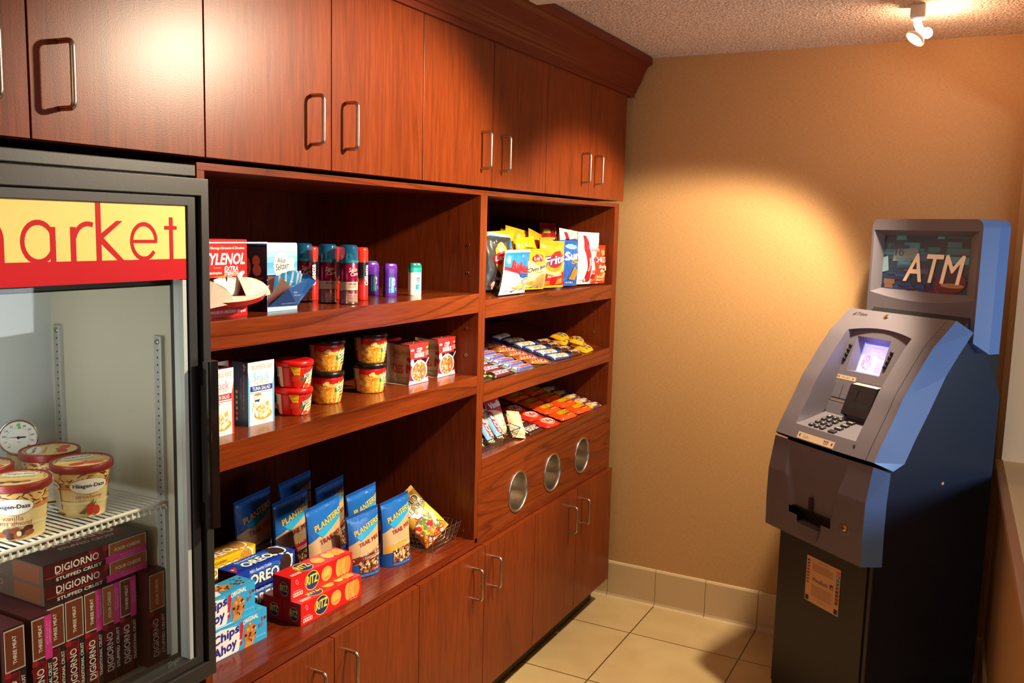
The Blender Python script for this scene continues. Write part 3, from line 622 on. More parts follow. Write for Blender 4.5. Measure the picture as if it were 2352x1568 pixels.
lock(atm, (.385, -.0745, .747), M('d9a45c', .22, 1)); m = MB(); m.lathe([(.013, -.0005), (.024, -.001), (.026, .003)], ATMG, 28, ax='y', top=False, bot=False); m.build('lock_surround', atm, loc=(.385, -.0715, .747))
# notice
m = MB(); m.box((.155, -.0075, .402), (.319, -.0062, .568), M('d8a878', .6)); c = CV(m, lambda u, v, h: (.155+u, -.0075-h, .402+v)); nv = M('2b2f4a', .6); gr = M('9a7656', .6)
c.text('MetaBank', .072, .088, .075, .014, M('3b2f2c', .6), .01); c.poly([(.118, .082), (.134, .082), (.134, .098), (.118, .098)], nv); c.ell(.128, .088, .005, .004, M('d8a878', .6))
c.text('NETWORKS', .085, .156, .045, .005, gr, .01); c.lines(.03, .120, .138, .148, 6, gr, .3, .38, 3); c.lines(.03, .028, .138, .070, 8, gr, .2, .35, 5); c.text('1-800-555-ATM', .085, .016, .04, .005, gr, 0)
c.rect(.004, .004, .020, .022, nv); c.rect(.144, .004, .160, .022, nv)
cc_ = ['b53a2c', '2c3f7a', '5a86a8', '3c7a4a', 'b53a2c', '2c4f7a', '6a3a2c', 'a03028', '55402c']
for k, h in enumerate(cc_): c.rect(.147, .147-.0135*k, .160, .157-.0135*k, M(h, .6)); c.rect(.0045, .147-.0115*k, .016, .154-.0115*k, M(cc_[(k*4+1) % 9], .6)) if k < 8 else None
c.ell(.1535, .152, .005, .005, M('d8703a', .6)); c.ell(.1535, .1385, .004, .004, M('c9cfd8', .6)); m.build('notice', atm)
# topper sign
tp = thing('sign_topper', None, None, (0, 0, 0)); tp.parent = atm
def rr(x0, x1, z0, z1, r, n=7, low=None):
    P = []
    for cx, cz, a in ((x1-r, z1-r, 0), (x0+r, z1-r, pi/2)):
        P += [(cx+r*cos(a+pi/2*k/n), cz+r*sin(a+pi/2*k/n)) for k in range(n+1)]
    return P+[(x0, z0), (x1, z0)]
YF = .345; m = MB(); N_ = 7; so = rr(-.006, .466, 1.36, 1.768, .028); n = len(so)
# opening loop sampled to match outer loop
sw = [(.455, 1.726), (.455, 1.728), (.45, 1.731), (.44, 1.733), (.42, 1.735), (.40, 1.737), (.37, 1.739), (.33, 1.741), (.13, 1.741), (.09, 1.739), (.06, 1.737), (.04, 1.735), (.02, 1.733), (.01, 1.731), (.004, 1.728), (.004, 1.726)]
# front plate: top strip, sides, bottom with an arched lower lip
def opening(k): return sw[k]
fr = [(p[0], YF, p[1]) for p in so[:16]]+[(a, YF, b) for a, b in sw]
m.add(fr, [(i, 16+i, 17+i, i+1)[::-1] for i in range(15)], ATMG, False)
lz = lambda s: 1.500-.022*(1-((s-.2295)/.2255)**2)
sS = zs(.004, .455, 16); low = [(s, YF, lz(s)) for s in sS]
m.add([(.466, YF, 1.74), (.455, YF, 1.726), (.455, YF, lz(.455)), (.466, YF, 1.36)], [(0, 1, 2, 3)], ATMG); m.add([(-.006, YF, 1.74), (.004, YF, 1.726), (.004, YF, lz(.004)), (-.006, YF, 1.36)], [(3, 2, 1, 0)], ATMG)
m.add(low+[(s, YF, 1.36) for s in [-.006]+sS[1:-1]+[.466]], [(i, 17+i, 18+i, i+1) for i in range(16)], ATMG)
# flared reveal to the lit picture
ys = .378; sc0, sc1, sz0_, sz1_ = .026, .398, 1.514, 1.709
a4 = [(.004, YF, 1.726), (.455, YF, 1.726)]; b4 = [(sc0, ys, sz1_), (sc1, ys, sz1_)]
m.add([(a, YF, b) for a, b in sw[::-1]]+b4, [tuple(range(0, 16))+(17, 16)], ATMG, False)
m.add([(.004, YF, 1.726), (.004, YF, 1.5), (sc0, ys, sz0_), (sc0, ys, sz1_)], [(0, 1, 2, 3)], ATMG)
m.add([(.455, YF, 1.726), (.455, YF, 1.5), (sc1, ys, sz0_), (sc1, ys, sz1_)], [(3, 2, 1, 0)], ATMG)
m.add(low+[(sc0+(sc1-sc0)*k/16, ys, sz0_) for k in range(17)], [(i, i+1, 18+i, 17+i) for i in range(16)], ATMG, True)
m.build('bezel', tp)
m = MB(); so2 = [(p[0]+(.026 if p[0] > .23 else -.026), p[1]) for p in so]
so2[-2] = (-.032, 1.325); so2[-1] = (.492, 1.325)
o = [(p[0], YF, p[1]) for p in so]+[(p[0], .392, p[1]) for p in so2]+[(p[0], .44, p[1]) for p in so2]
m.add(o, [(i, (i+1) % n, n+(i+1) % n, n+i) for i in range(n)]+[(n+i, n+(i+1) % n, 2*n+(i+1) % n, 2*n+i) for i in range(n)], ATMB, False); m.add([(p[0], .44, p[1]) for p in so2], [tuple(range(n))[::-1]], ATMD); m.build('shell', tp)
m = MB(); m.prism([(.30, 1.39), (.385, 1.39), (.50, 1.20), (.50, 1.30), (.44, 1.42), (.36, 1.46)], 'x', .03, .448, M('17191f', .5)); m.build('hinge_block', tp)
m = MB(); m.box((sc0, ys, sz0_), (sc1, ys+.004, sz1_), M('1c3f58', .25)); SW_, SH_ = sc1-sc0, sz1_-sz0_
c = CV(m, lambda u, v, h: (sc0+u*SW_, ys-h, sz0_+v*SH_)); rn = random.Random(3)
for k in range(34): u, v = rn.random(), .25+.75*rn.random(); c.rect(max(0, u-.16*rn.random()), max(0, v-.09*rn.random()), min(1, u+.18*rn.random()), min(1, v+.05*rn.random()), M(['2f7a98', '3d94b4', '24526e', '49a3c0', '356f90', '2a4a66', '55588a'][rn.randrange(7)], .25))
c.poly([(.12, .52), (.44, .56), (.42, .78), (.14, .74)], M('86a0a8', .25)); c.text('10', .2, .68, .1, .12, M('33647c', .25), .02); c.lines(.16, .54, .4, .60, 3, M('4d7383', .25)); c.poly([(0, .3), (.08, .34), (.06, .62), (0, .58)], M('8fb0bd', .25))
for k in range(40): u, v = rn.random(), .38*rn.random(); c.rect(max(0, u-.1*rn.random()), max(0, v-.08*rn.random()), min(1, u+.1*rn.random()), v+.05*rn.random(), M(['28325c', '3c2848', '7a2c3c', '2a4684', '8a644c', '32326a', '5a2838'][rn.randrange(7)], .25))
c.ell(.82, .2, .17, .2, M('6a2030', .25)); c.ell(.8, .3, .12, .14, M('3a2a4a', .25)); c.ell(.84, .14, .13, .04, M('b58f5a', .25))
CRM = M('f2cfa8', .35, 0, 0, .22)
c.text('ATM', .615, .42, .69, .50, CRM, .012, .24)
m.build('picture_panel', tp)

# =================================================================== CEILING LIGHTS
WP = M('e6ddd0', .4)
tr_ = MB(); tr_.box((-.0275, -.60, -.062), (.0275, .60, 0), WP)
tag(tr_.build('light_track', loc=(-1.277, -.748, 2.4385), bevel=.003), 'white light track bar on the ceiling next to the crown moulding', 'light track')
def track_lamp(loc, aim, label, e=60, rough=False, rz=0):
    top_ = Vector((loc.x+.0, loc.y-.006, 2.4395)); t = thing('track_lamp', label, 'ceiling lamp', top_, group='ceiling spot lamps')
    mm = MB(); mm.box((-.03, -.022, -.040), (.03, .022, 0), WP); mm.build('canopy', t, bevel=.003)
    d = (aim-loc).normalized(); q_ = (d+Vector((-.34, 0, 0))).to_track_quat('-Z', 'Y').to_euler(); rel = loc-top_
    mm = MB(); mm.tube([(0, 0, -.035), (0, 0, -.055), Vector((rel.x, rel.y, rel.z))-d*.03], .0125, M('fff6ea', .3, 0, 0, 1.6)); mm.build('arm', t)  # arm glows by itself, standing in for the lamp's glare on it
    mm = MB(); mm.lathe([(.006, .020), (.020, .018), (.028, .011), (.032, .006), (.032, .0)], WP, 28, bot=False, top=False); mm.lathe([(.032, 0), (.0275, .001), (.0275, .004)], WP, 28, bot=False, top=False); h = mm.build('lamp_head', t, loc=rel, rot=q_)
    mm = MB(); mm.lathe([(.0275, .0035), (.0001, .0036)], M('fff2d8', .3, 0, 0, e), 28, bot=False, top=False); mm.build('lens', h)
    mm = MB(); mm.lathe([(.010, -.02), (.016, -.014), (.018, .0), (.014, .012), (.004, .016)], M('fff4ee', .3, 0, 0, 2.5), 20, ax='x'); mm.build('bulb_housing', t, loc=rel+Vector((.02, -.034, .022)))
    return t
BACK = .012
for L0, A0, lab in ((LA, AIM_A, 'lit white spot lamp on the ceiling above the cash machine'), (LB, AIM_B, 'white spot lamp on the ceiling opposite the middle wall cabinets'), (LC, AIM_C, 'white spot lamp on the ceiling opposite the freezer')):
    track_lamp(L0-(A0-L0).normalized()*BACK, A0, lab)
point('lamp_spill', (LA.x+.05, LA.y-.055, LA.z+.02), 4.5, .012, (1, .56, .34))
spot('lamp_spill', (LA.x+.02, LA.y-.05, LA.z+.03), (LA.x+.10, LA.y-.16, 2.44), 9, 62, .4, .012, (1, .8, .5))
point('lamp_spill', (LB.x, LB.y-.06, LB.z+.03), 3.5, .02, (1, .80, .60))

# =================================================================== GOODS: helpers
def jit(a, s=1): return a+(random.random()-.5)*s
ZS1, ZS2, ZWT = 1.4884, 1.2209, .6686
WHT = M('fbf8f2', .4); INK = M('1a1a22', .4)
def carton(name, label, cat, loc, w, d, h, rz, col, paint, side=None, top=None, group=None, cols=None, r=.3):
    m = MB(); m.box((-w/2, -d/2, 0), (w/2, d/2, h), M(col, r), cols and [M(x, r) if x else None for x in cols])
    paint(front(m, w, d, h), w, h)
    if side: side(left(m, w, d, h), d, h)
    if top: top(topc(m, w, d, h), w, d)
    return tag(m.build(name, loc=loc, rot=(0, 0, rz)), label, cat, group)

# =================================================================== SHELF 1: medicine boxes and toiletries
RD = M('d8201c', .3); RD2 = M('b3131a', .3); OR = M('f08a2a', .3)
t = thing('tablet_box', 'red and white tablet dispenser carton with torn open front tray', 'carton', (-2.353, .085, ZS1))
m = MB(); w, d, h = .134, .085, .1705; m.box((-w/2, -d/2, 0), (w/2, d/2, .046), RD2); m.box((-w/2, -d/2, .088), (w/2, d/2, h), RD)
m.box((-w/2, -d/2+.03, .046), (w/2, d/2, .088), M('c9c3bc', .5)); m.add([(w/2, -d/2, .046), (w/2, d/2, .046), (w/2, d/2, .088), (w/2, -d/2+.0, .088)], [(0, 1, 2, 3)], RD)
c = front(m, w, d, h); c.rect(0, h-.008, w, h-.0055, WHT)
c.text('See New Warnings Information & Directions', .062, .1515, .128, .0075, WHT, .01, .2); c.text('TYLENOL', .068, .128, .118, .024, M('8c0d12', .3), .03, .25); c.text('TYLENOL', .067, .1285, .118, .024, WHT, .03, .25)
c.text('EXTRA', .086, .107, .040, .0105, WHT, .03, .15); c.text('STRENGTH', .086, .0985-.002, .042, .008, WHT, .03, .15); c.text('acetaminophen', .035, .098, .045, .007, WHT, .02, .2)
c.text('Pain Reliever', .045, .110, .022, .0035, M('f5b0a8', .4), 0, .2); c.poly([(.02, .0895), (.10, .0945), (.108, .092), (.06, .0885)], OR); c.ell(.117, .0965, .009, .0045, WHT, .3); c.ell(.112, .0915, .009, .0045, WHT, .3)
c.text('50 POUCHES OF 2 CAPLETS EACH - 500 mg each', .073, .012, .108, .008, WHT, .01, .25)
m.build('carton', t, bevel=.0006)
m = MB(); CRD = M('dcc3ae', .6)
arc = [(-w/2-.004, -d/2-.002, .030)]+[(-w/2-.004+(w+.07)*k/14, -d/2-.055*sin(pi*k/14)-.004, .036+.030*(k/14)**2) for k in range(15)]
flo = [(-w/2+(w)*k/14, -d/2-.001, .046) for k in range(15)]
m.add(arc[1:]+flo, [(i, i+1, 16+i, 15+i) for i in range(14)], M('efe0d0', .6))
m.add(arc[1:]+[(p[0], p[1]+.008, p[2]-.012) for p in arc[1:]], [(i, 15+i, 16+i, i+1) for i in range(14)], RD2)
wing = [(w/2-.03, -d/2-.002, .088)]+[(w/2-.02+.068*sin(a), -d/2-.004-.02*sin(a), .046+.042*cos(a)) for a in [pi/2*k/9 for k in range(10)]]+[(w/2-.03, -d/2-.03, .040)]
m.add(wing, [tuple(range(len(wing)))], CRD); m.add([(p[0], p[1]+.0012, p[2]) for p in wing], [tuple(range(len(wing)))[::-1]], CRD)
wing = [(-w/2, -d/2-.002, .088)]+[(-w/2+.052*sin(a), -d/2-.004-.035*sin(a), .034+.050*cos(a)) for a in [pi/2*k/9 for k in range(10)]]+[(-w/2, -d/2-.02, .025)]
m.add(wing, [tuple(range(len(wing)))], CRD); m.add([(p[0], p[1]+.0012, p[2]) for p in wing], [tuple(range(len(wing)))[::-1]], M('b7866a', .6)); m.build('open_tray', t)
for k in range(6):
    mm = MB(); rnd = random.Random(k); pw, ph = .055, .046
    mm.grid(lambda u, v: ((u-.5)*pw, -.004*sin(pi*u)*sin(pi*v)+.0015*noise.noise(Vector((u*6, v*6, k))), (v)*ph), 8, 8, M('dad7d6', .35, .5), lambda u, v: M('dedbd8', .35, .3) if .15 < v < .85 else M('b9bcc4', .3, .6))
    mm.build('pouch', t, loc=(-.025+.014*k-.02, -d/2-.004+.005*(k % 3), .044), rot=(-.5+.12*k, .15*(k % 3-1), .2*(k % 2)))

NV = M('1f2a6b', .3); BLU = M('2f7fc6', .3); SKY = M('8fc8ea', .3)
def fizz_side(c, d, h):
    for k in range(6): c.rect(0, h*(.95-.16*k-.16), d, h*(.97-.16*k), M(['3b6d94', '31628c', '2a4f80', '243f74', '1f3068', '1c2560'][k], .3))
    c.ell(d*.33, h*.66, .030, .034, INK); c.ell(d*.33, h*.66, .029, .033, M('c9c0a8', .35)); c.text('Alka-', d*.30, h*.71, .03, .012, INK, .02, .2); c.text('Seltzer', d*.33, h*.61, .042, .013, INK, .02, .2)
    c.ell(d*.72, h*.76, .012, .0125, M('d9cbb0', .35)); c.ell(d*.74, h*.62, .0135, .014, M('d9cbb0', .35))
    for k, s in enumerate(('Fast Relief of', 'Heartburn', 'Upset Stomach', 'Acid Indigestion', 'with Headache', 'Body Aches')): c.text(s, d*.80, h*(.50-.05*k), .026, .0048, M('f0d44a', .3) if k == 0 else M('e8eef8', .3), 0)
    c.text('ORIGINAL', d*.75, h*.2, .034, .007, WHT, .02)
def fizz_front(c, w, h):
    for k in range(7): c.rect(0, h*(.40+.085*k), w, h*(.40+.085*(k+1)), M(['a8d2ee', 'b4daf2', '6fb4e0', '5aa9dc', '7cbce6', '9ccdf0', 'b8def5'][k], .3))
    c.ell(w*.80, h*.74, .011, .012, M('ecdcc0', .35)); c.ell(w*.77, h*.64, .013, .0135, M('f2e4cc', .35))
    c.ell(w*.47, h*.70, .0285, .033, M('5a6b8a', .3)); c.ell(w*.47, h*.70, .0278, .0322, M('fbf0d8', .35)); c.text('Alka-', w*.47, h*.77, .032, .012, M('2a2440', .3), .01, .2); c.text('Seltzer', w*.49, h*.68, .046, .015, M('2a2440', .3), .01, .2, .12)
    c.rect(0, h*.49, w, h*.555, M('2b1f6a', .3)); c.ell(w*.47, h*.555, .020, .012, M('fbf0d8', .35)); c.text('ORIGINAL', w*.82, h*.522, .032, .0075, WHT, .02)
    c.ell(w*.16, h*.38, .010, .0105, M('3a2f7a', .3)); c.ell(w*.16, h*.38, .0085, .009, WHT); c.rect(w*.15, h*.33, w*.17, h*.43, M('3a2f7a', .3)); c.rect(w*.09, h*.37, w*.23, h*.39, M('3a2f7a', .3))
    c.lines(w*.72, h*.26, w*.97, h*.46, 6, M('dfeefa', .3), .2, .5)
t = thing('tablet_box', 'dark blue tablet dispenser carton with pale front, open tray at its foot', 'carton', (-2.1483, .122, ZS1))
m = MB(); w, d, h = .1045, .118, .157
m.box((-w/2, -d/2, 0), (w/2, d/2, h), NV, [NV, M('2b4f7c', .3), M('a7d4f0', .3), NV, NV, M('2a4576', .3)]); fizz_front(front(m, w, d, h), w, h); fizz_side(left(m, w, d, h), d, h)
m.add([(-w/2, -d/2, h), (w/2, -d/2, h), (w/2-.003, -d/2-.001, h+.005), (-w/2+.004, -d/2+.001, h+.006)], [(0, 1, 2, 3)], M('e8e8ea', .5)); m.build('carton', t, bevel=.0005)
m = MB(); y = -d/2; cF = [(-w/2+.002, y-.002, .012), (w/2-.002, y-.002, .010), (w/2+.030, y-.034, .070), (w/2+.006, y-.030, .078), (0, y-.045, .064), (-w/2+.022, y-.045, .057)]
m.add(cF, [tuple(range(6))], M('23589c', .3)); c = CV(m, lambda u, v, q: (u, y-.006-.62*v-q, .012+v*.9), h=.0012)
c.text('TO OPEN', .006, .036, .026, .005, M('dfe8f5', .3), 0, .1); c.text('PUSH IN TAB AND PULL OUT', .006, .028, .06, .005, M('dfe8f5', .3), 0, .1); c.text('MFR. BY CONSUMER CARE', .010, .006, .05, .003, M('c9d8ef', .3), 0, .1)
m.add([(-w/2+.002, y-.001, .02), (-w/2+.002, y-.001, .085), (-w/2+.02, y-.028, .082), (-w/2+.03, y-.046, .060)], [(0, 1, 2, 3)], CRD); m.add([(w/2-.01, y-.001, .09), (w/2-.002, y-.001, .02), (w/2+.030, y-.034, .070), (w/2+.008, y-.026, .088)], [(0, 1, 2, 3)], M('2f86b8', .35)); m.build('open_tray', t)
for k in range(5):
    mm = MB(); mm.grid(lambda u, v: ((u-.5)*.05, -.004*sin(pi*u)*sin(pi*v)+.0015*noise.noise(Vector((u*6, v*6, k+9))), v*.055), 8, 8, M('2f8cc0', .25, .4), lambda u, v: M('2c86bd', .25, .3) if (u*2) % .7 < .45 else M('c9d2da', .25, .5))
    mm.build('pouch', t, loc=(-.006+.011*k-.012, y-.006-.006*(k % 3), .040), rot=(.35-.08*k, .2*(k % 3-1), 0))
carton('tablet_box', 'dark blue tablet carton behind the open tray carton, only its top showing', 'carton', (-2.085, .27, ZS1), .10, .11, .160, 0, '1f2f66', fizz_front)

# spray cans
TC = bpy.data.materials.new('teal_clear_cap'); TC.use_nodes = True
b_ = TC.node_tree.nodes['Principled BSDF']; b_.inputs['Base Color'].default_value = lin('155f8a'); b_.inputs['Roughness'].default_value = .08; b_.inputs['Alpha'].default_value = .62; b_.inputs['Coat Weight'].default_value = .5
def shave_can(loc, rz, label):
    t = thing('shaving_gel_can', label, 'spray can', loc, rz, 'teal capped spray cans')
    R = .0248; m = MB(); MG = M('9a1547', .22, .55); BT = M('b98277', .22, .5); SV = M('c8c0b8', .2, 1)
    m.lathe([(R-.003, 0), (R, .0015), (R, .005), (R-.0006, .0065), (R-.0006, .036), (R-.0006, .060), (R-.0006, .109), (R-.003, .1115), (R-.006, .112)], MG, 36, mats=[SV, SV, SV, BT, M('cdb59c', .3), MG, SV, SV])
    c = wrap(m, lambda v: R-.0006, .006, .0003, R); c.put([[(-.03, .036), (.03, .036), (.03, .0385), (-.03, .0385)]], M('4a5a7a', .3))
    CR = M('f2dfc4', .3); c.text('Satin', .000, .092, .026, .011, CR, .012, .3, .08); c.text('Care', .004, .081, .024, .010, CR, .012, .3, .08); c.text('DRY SKIN', .0, .0545, .022, .0045, M('7a2a3a', .35), .02); c.text('PEAU SECHE', .0, .0475, .022, .004, M('b98f84', .35), 0)
    c.ell(.021, .064, .0028, .005, M('c08f8a', .3)); c.lines(-.014, .010, .018, .030, 5, M('dbb2a2', .3), .3, .35); c.blobs(-.03, .031, .03, .036, 10, [M('a81f40', .3)], .002, .004, 2, .4)
    m.build('can', t)
    m = MB(); m.lathe([(R+.0004, .108), (R+.0006, .112), (R-.0004, .150), (R-.003, .1545), (R-.008, .1565), (.0001, .157)], TC, 36, bot=False); m.lathe([(R+.0008, .110), (R+.0009, .1165)], M('1c7c86', .3), 36, top=False, bot=False); m.build('clear_cap', t)
    m = MB(); m.lathe([(.018, .112), (.0165, .119), (.012, .122), (.011, .128), (.009, .133), (.0001, .134)], M('169aa2', .3), 24, bot=False); m.box((-.004, -.014, .124), (.004, -.006, .130), M('169aa2', .3)); m.build('nozzle', t)
shave_can((-1.912, .202, ZS1), -.55, 'magenta and teal capped can closest to the pale blue tablet carton')
shave_can((-1.905, .125, ZS1), -.62, 'magenta and teal capped can, middle of the three')
shave_can((-1.896, .062, ZS1), -.38, 'magenta and teal capped can nearest the shelf edge')
def red_can(loc, rz, label):
    t = thing('shaving_foam_can', label, 'spray can', loc, rz, 'red shaving foam cans'); R = .0195; m = MB(); RC = M('d3221a', .28)
    n = [.001, .004, .045, .055, .062, .068, .105, .1065]; m.lathe([(R-.001, 0)]+[(R, z) for z in n]+[(R-.002, .108)], RC, 30, mats=[RC, RC, RC, M('a81a15', .28), M('6a1212', .28), M('2c0d0d', .28), M('0f0d10', .28), M('0f0d10', .28), M('0f0d10', .28)])
    wrap(m, lambda v: R, .005, .0003, R).text('Gillette', .003, .070, .056, .0135, M('f6f2ea', .35), .03, 0, pi/2); m.build('can', t)
    m = MB(); m.lathe([(R, .106), (R+.0002, .140), (R-.001, .1445), (R-.004, .147), (.0001, .1472)], M('e6301f', .25), 30, bot=False); m.build('cap', t)
red_can((-1.768, .118, ZS1), -.2, 'red and black foam can standing nearest the purple deodorant')
red_can((-1.865, .215, ZS1), -.7, 'red foam can glimpsed between the left two magenta cans'); red_can((-1.800, .175, ZS1), -.5, 'red foam can glimpsed between the right two magenta cans')
def deodorant(loc, rz, label, base, capc, capc2, paint, group):
    t = thing('deodorant_stick', label, 'deodorant', loc, rz, group); w, d = .0215, .0125
    def sec(z, s, mat, mats=None): pass
    def ring(z, s, n=28): return [(w*s*math.copysign(abs(cos(a))**.7, cos(a)), d*s*math.copysign(abs(sin(a))**.8, sin(a)), z) for a in [2*pi*k/n for k in range(n)]]
    def stack(rows, mats, mm):
        for (z0, s0), (z1, s1), mt in zip(rows, rows[1:], mats): a = ring(z0, s0)+ring(z1, s1); mm.add(a, [(k, (k+1) % 28, 28+(k+1) % 28, 28+k) for k in range(28)], mt, True)
        mm.add(ring(*rows[-1]), [tuple(range(28))], mats[-1], True)
    m = MB(); B_ = M(base, .3); stack([(0, .95), (.002, 1), (.012, 1), (.072, 1)], [B_]*3, m)
    paint(CV(m, lambda u, v, q: (u, -d*(max(0, 1-(u/w)**2))**.45-q-.0003, v), .005, .0003)); m.build('stick_body', t)
    m = MB(); stack([(.070, 1.03), (.084, 1.04), (.092, .99), (.0965, .86), (.0985, .6)], [M(capc2, .25), M(capc, .2), M(capc, .2), M(capc, .2)], m); m.build('cap', t)
def p_purple(c):
    c.rect(-.010, .012, .017, .058, M('3a9bb0', .3)); 
    for k in range(6): c.rect(-.009+.0042*k, .014, -.0072+.0042*k, .056, M(['7fe0e0', '2f6fc0', 'a8f0e8'][k % 3], .3))
    c.ell(.007, .044, .0085, .010, M('d9d6ee', .35)); c.text('LADY', .007, .049, .008, .003, M('5a3a9a', .3), .02); c.text('SPEED', .007, .0445, .013, .004, M('5a3a9a', .3), .03, .3); c.text('STICK', .007, .039, .012, .004, M('5a3a9a', .3), .03, .3); c.blobs(-.008, .014, .016, .03, 16, [M('d8e04a', .3), M('2a4a9a', .3)], .001, .0022, 3)
def p_teal(c):
    c.rect(-.006, .018, .018, .066, M('a8dede', .3)); c.poly([(-.006, .018), (.008, .020), (.004, .034), (-.006, .034)], M('1f8a90', .3)); c.poly([(.002, .020), (.012, .032), (.006, .036)], M('2fa8a0', .3))
    c.text('SPEED', .007, .051, .020, .0075, INK, .03, .2, .15); c.text('STICK', .007, .0425, .018, .0065, INK, .03, .2, .15); c.rect(.004, .006, .015, .0065, M('b8b2aa', .4))
deodorant((-1.617, .127, ZS1), -.45, 'purple deodorant stick alone between red can and white one', '4c1d8c', '6a2fa8', '5a2498', p_purple, 'deodorant sticks')
deodorant((-1.514, .108, ZS1), -.35, 'white deodorant stick with teal cap, farthest right on its shelf', 'efe6da', '1c7f78', '22a79a', p_teal, 'deodorant sticks')
deodorant((-1.535, .255, ZS1), -.35, 'white deodorant stick with teal cap, half hidden behind the red can', 'efe6da', '1c7f78', '22a79a', p_teal, 'deodorant sticks')
deodorant((-1.600, .205, ZS1), -.45, 'purple deodorant stick mostly hidden behind the red can', '4c1d8c', '6a2fa8', '5a2498', p_purple, 'deodorant sticks')

# =================================================================== SHELF 2: salad cartons, pasta cups, noodle cups
def salad(loc, label, rz, ac, band, sc_, txt, d=.052):
    w, h = .0835, .1515
    def P(c, w, h):
        A = M(ac, .3); c.poly([(w, 0), (w, h*.8), (w*.93, h*.62), (w*.93, 0)], A); c.poly([(0, h*.85), (w*.06, h*.7), (w*.06, 0), (0, 0)], A)
        c.text('BUMBLE BEE', w*.54, h*.91, w*.78, .010, M('c9a58a', .35), .0); c.text('Snack', w*.52, h*.755, w*.62, .019, M(sc_, .3), .0); c.text('ON THE RUN!', w*.52, h*.665, w*.5, .0055, M('d9b0a0', .35), 0)
        c.rect(w*.08, h*.535, w*.92, h*.62, M(band, .3)); c.text(txt, w*.5, h*.577, w*.68, .0085, WHT, .02); c.rect(w*.06, h*.505, w*.92, h*.515, A); 
        c.poly([(w*.22, h*.48), (w*.50, h*.48), (w*.47, h*.34), (w*.26, h*.34)], M('e9ddd0', .35)); c.ell(w*.36, h*.48, w*.14, h*.02, M('b48a5a', .35)); c.rect(w*.25, h*.36, w*.48, h*.40, M(band, .3))
        c.blobs(w*.18, h*.24, w*.85, h*.36, 36, [M('eed39a', .35), M('f8eed8', .35), M('d9b070', .35), M('fffaf0', .35)], .003, .0075, 5); c.ell(w*.56, h*.16, w*.33, h*.085, M('e0a038', .35)); c.blobs(w*.3, h*.13, w*.82, h*.24, 50, [M('f8eed8', .35), M('efd9a8', .35), M('fffaf0', .35), M('c9b070', .35)], .003, .007, 6)
        c.text('NET WT 3.5 OZ (99 g)', w*.5, h*.04, w*.35, .003, M('a89a90', .35), 0)
    def S(c, d, h):
        c.text('Fast. Delicious. Ready to eat.', d*.72, h*.52, h*.55, .005, M('9fb4d0', .35), 0, 0, -pi/2); c.text('Enjoy this tasty, energy packed snack', d*.56, h*.5, h*.5, .004, M('8fa4c4', .35), 0, 0, -pi/2)
        for k in range(6): c.ell(d*.28, h*(.10+.085*k), .0036, .0046, M(['d0843a', 'c8502f', 'b8906a', 'c8a050', '8fa04a', 'd9a040'][k], .35))
        c.blobs(d*.66, h*.84, d*.9, h*.95, 8, [M('5a3a2a', .35), M('c98a3a', .35)], .002, .004, 2)
    side = {'2a': '1d3157'}.get('2a')
    carton('snack_carton', label, 'carton', loc, w, d, h, rz, 'fbf8f4', P, S, None, 'salad snack cartons', [None, '22385f', None, None, None, '1c3156'] if ac[0] == '6' else [None, '6a2a3a', None, None, None, '6a2030'])
salad((-2.2105, .0995, ZS2), 'white and blue tuna salad carton standing at the shelf edge', -.045, '6ab8e6', '24408c', '7fc4ea', 'TUNA SALAD')
salad((-2.3585, .0835, ZS2), 'white and red chicken salad carton behind the freezer door handle', 0, 'd8452f', 'b81f3c', 'e08a9a', 'CHICKEN SALAD')
salad((-2.292, .165, ZS2), 'salad carton in shadow behind the chicken salad carton', 0, 'd8452f', 'b81f3c', 'e08a9a', 'CHICKEN SALAD'); 
PASTA = [M(x, .35) for x in ('f2b234', 'f6c856', 'e8962a', 'fbdc7c', 'd97f1e')]
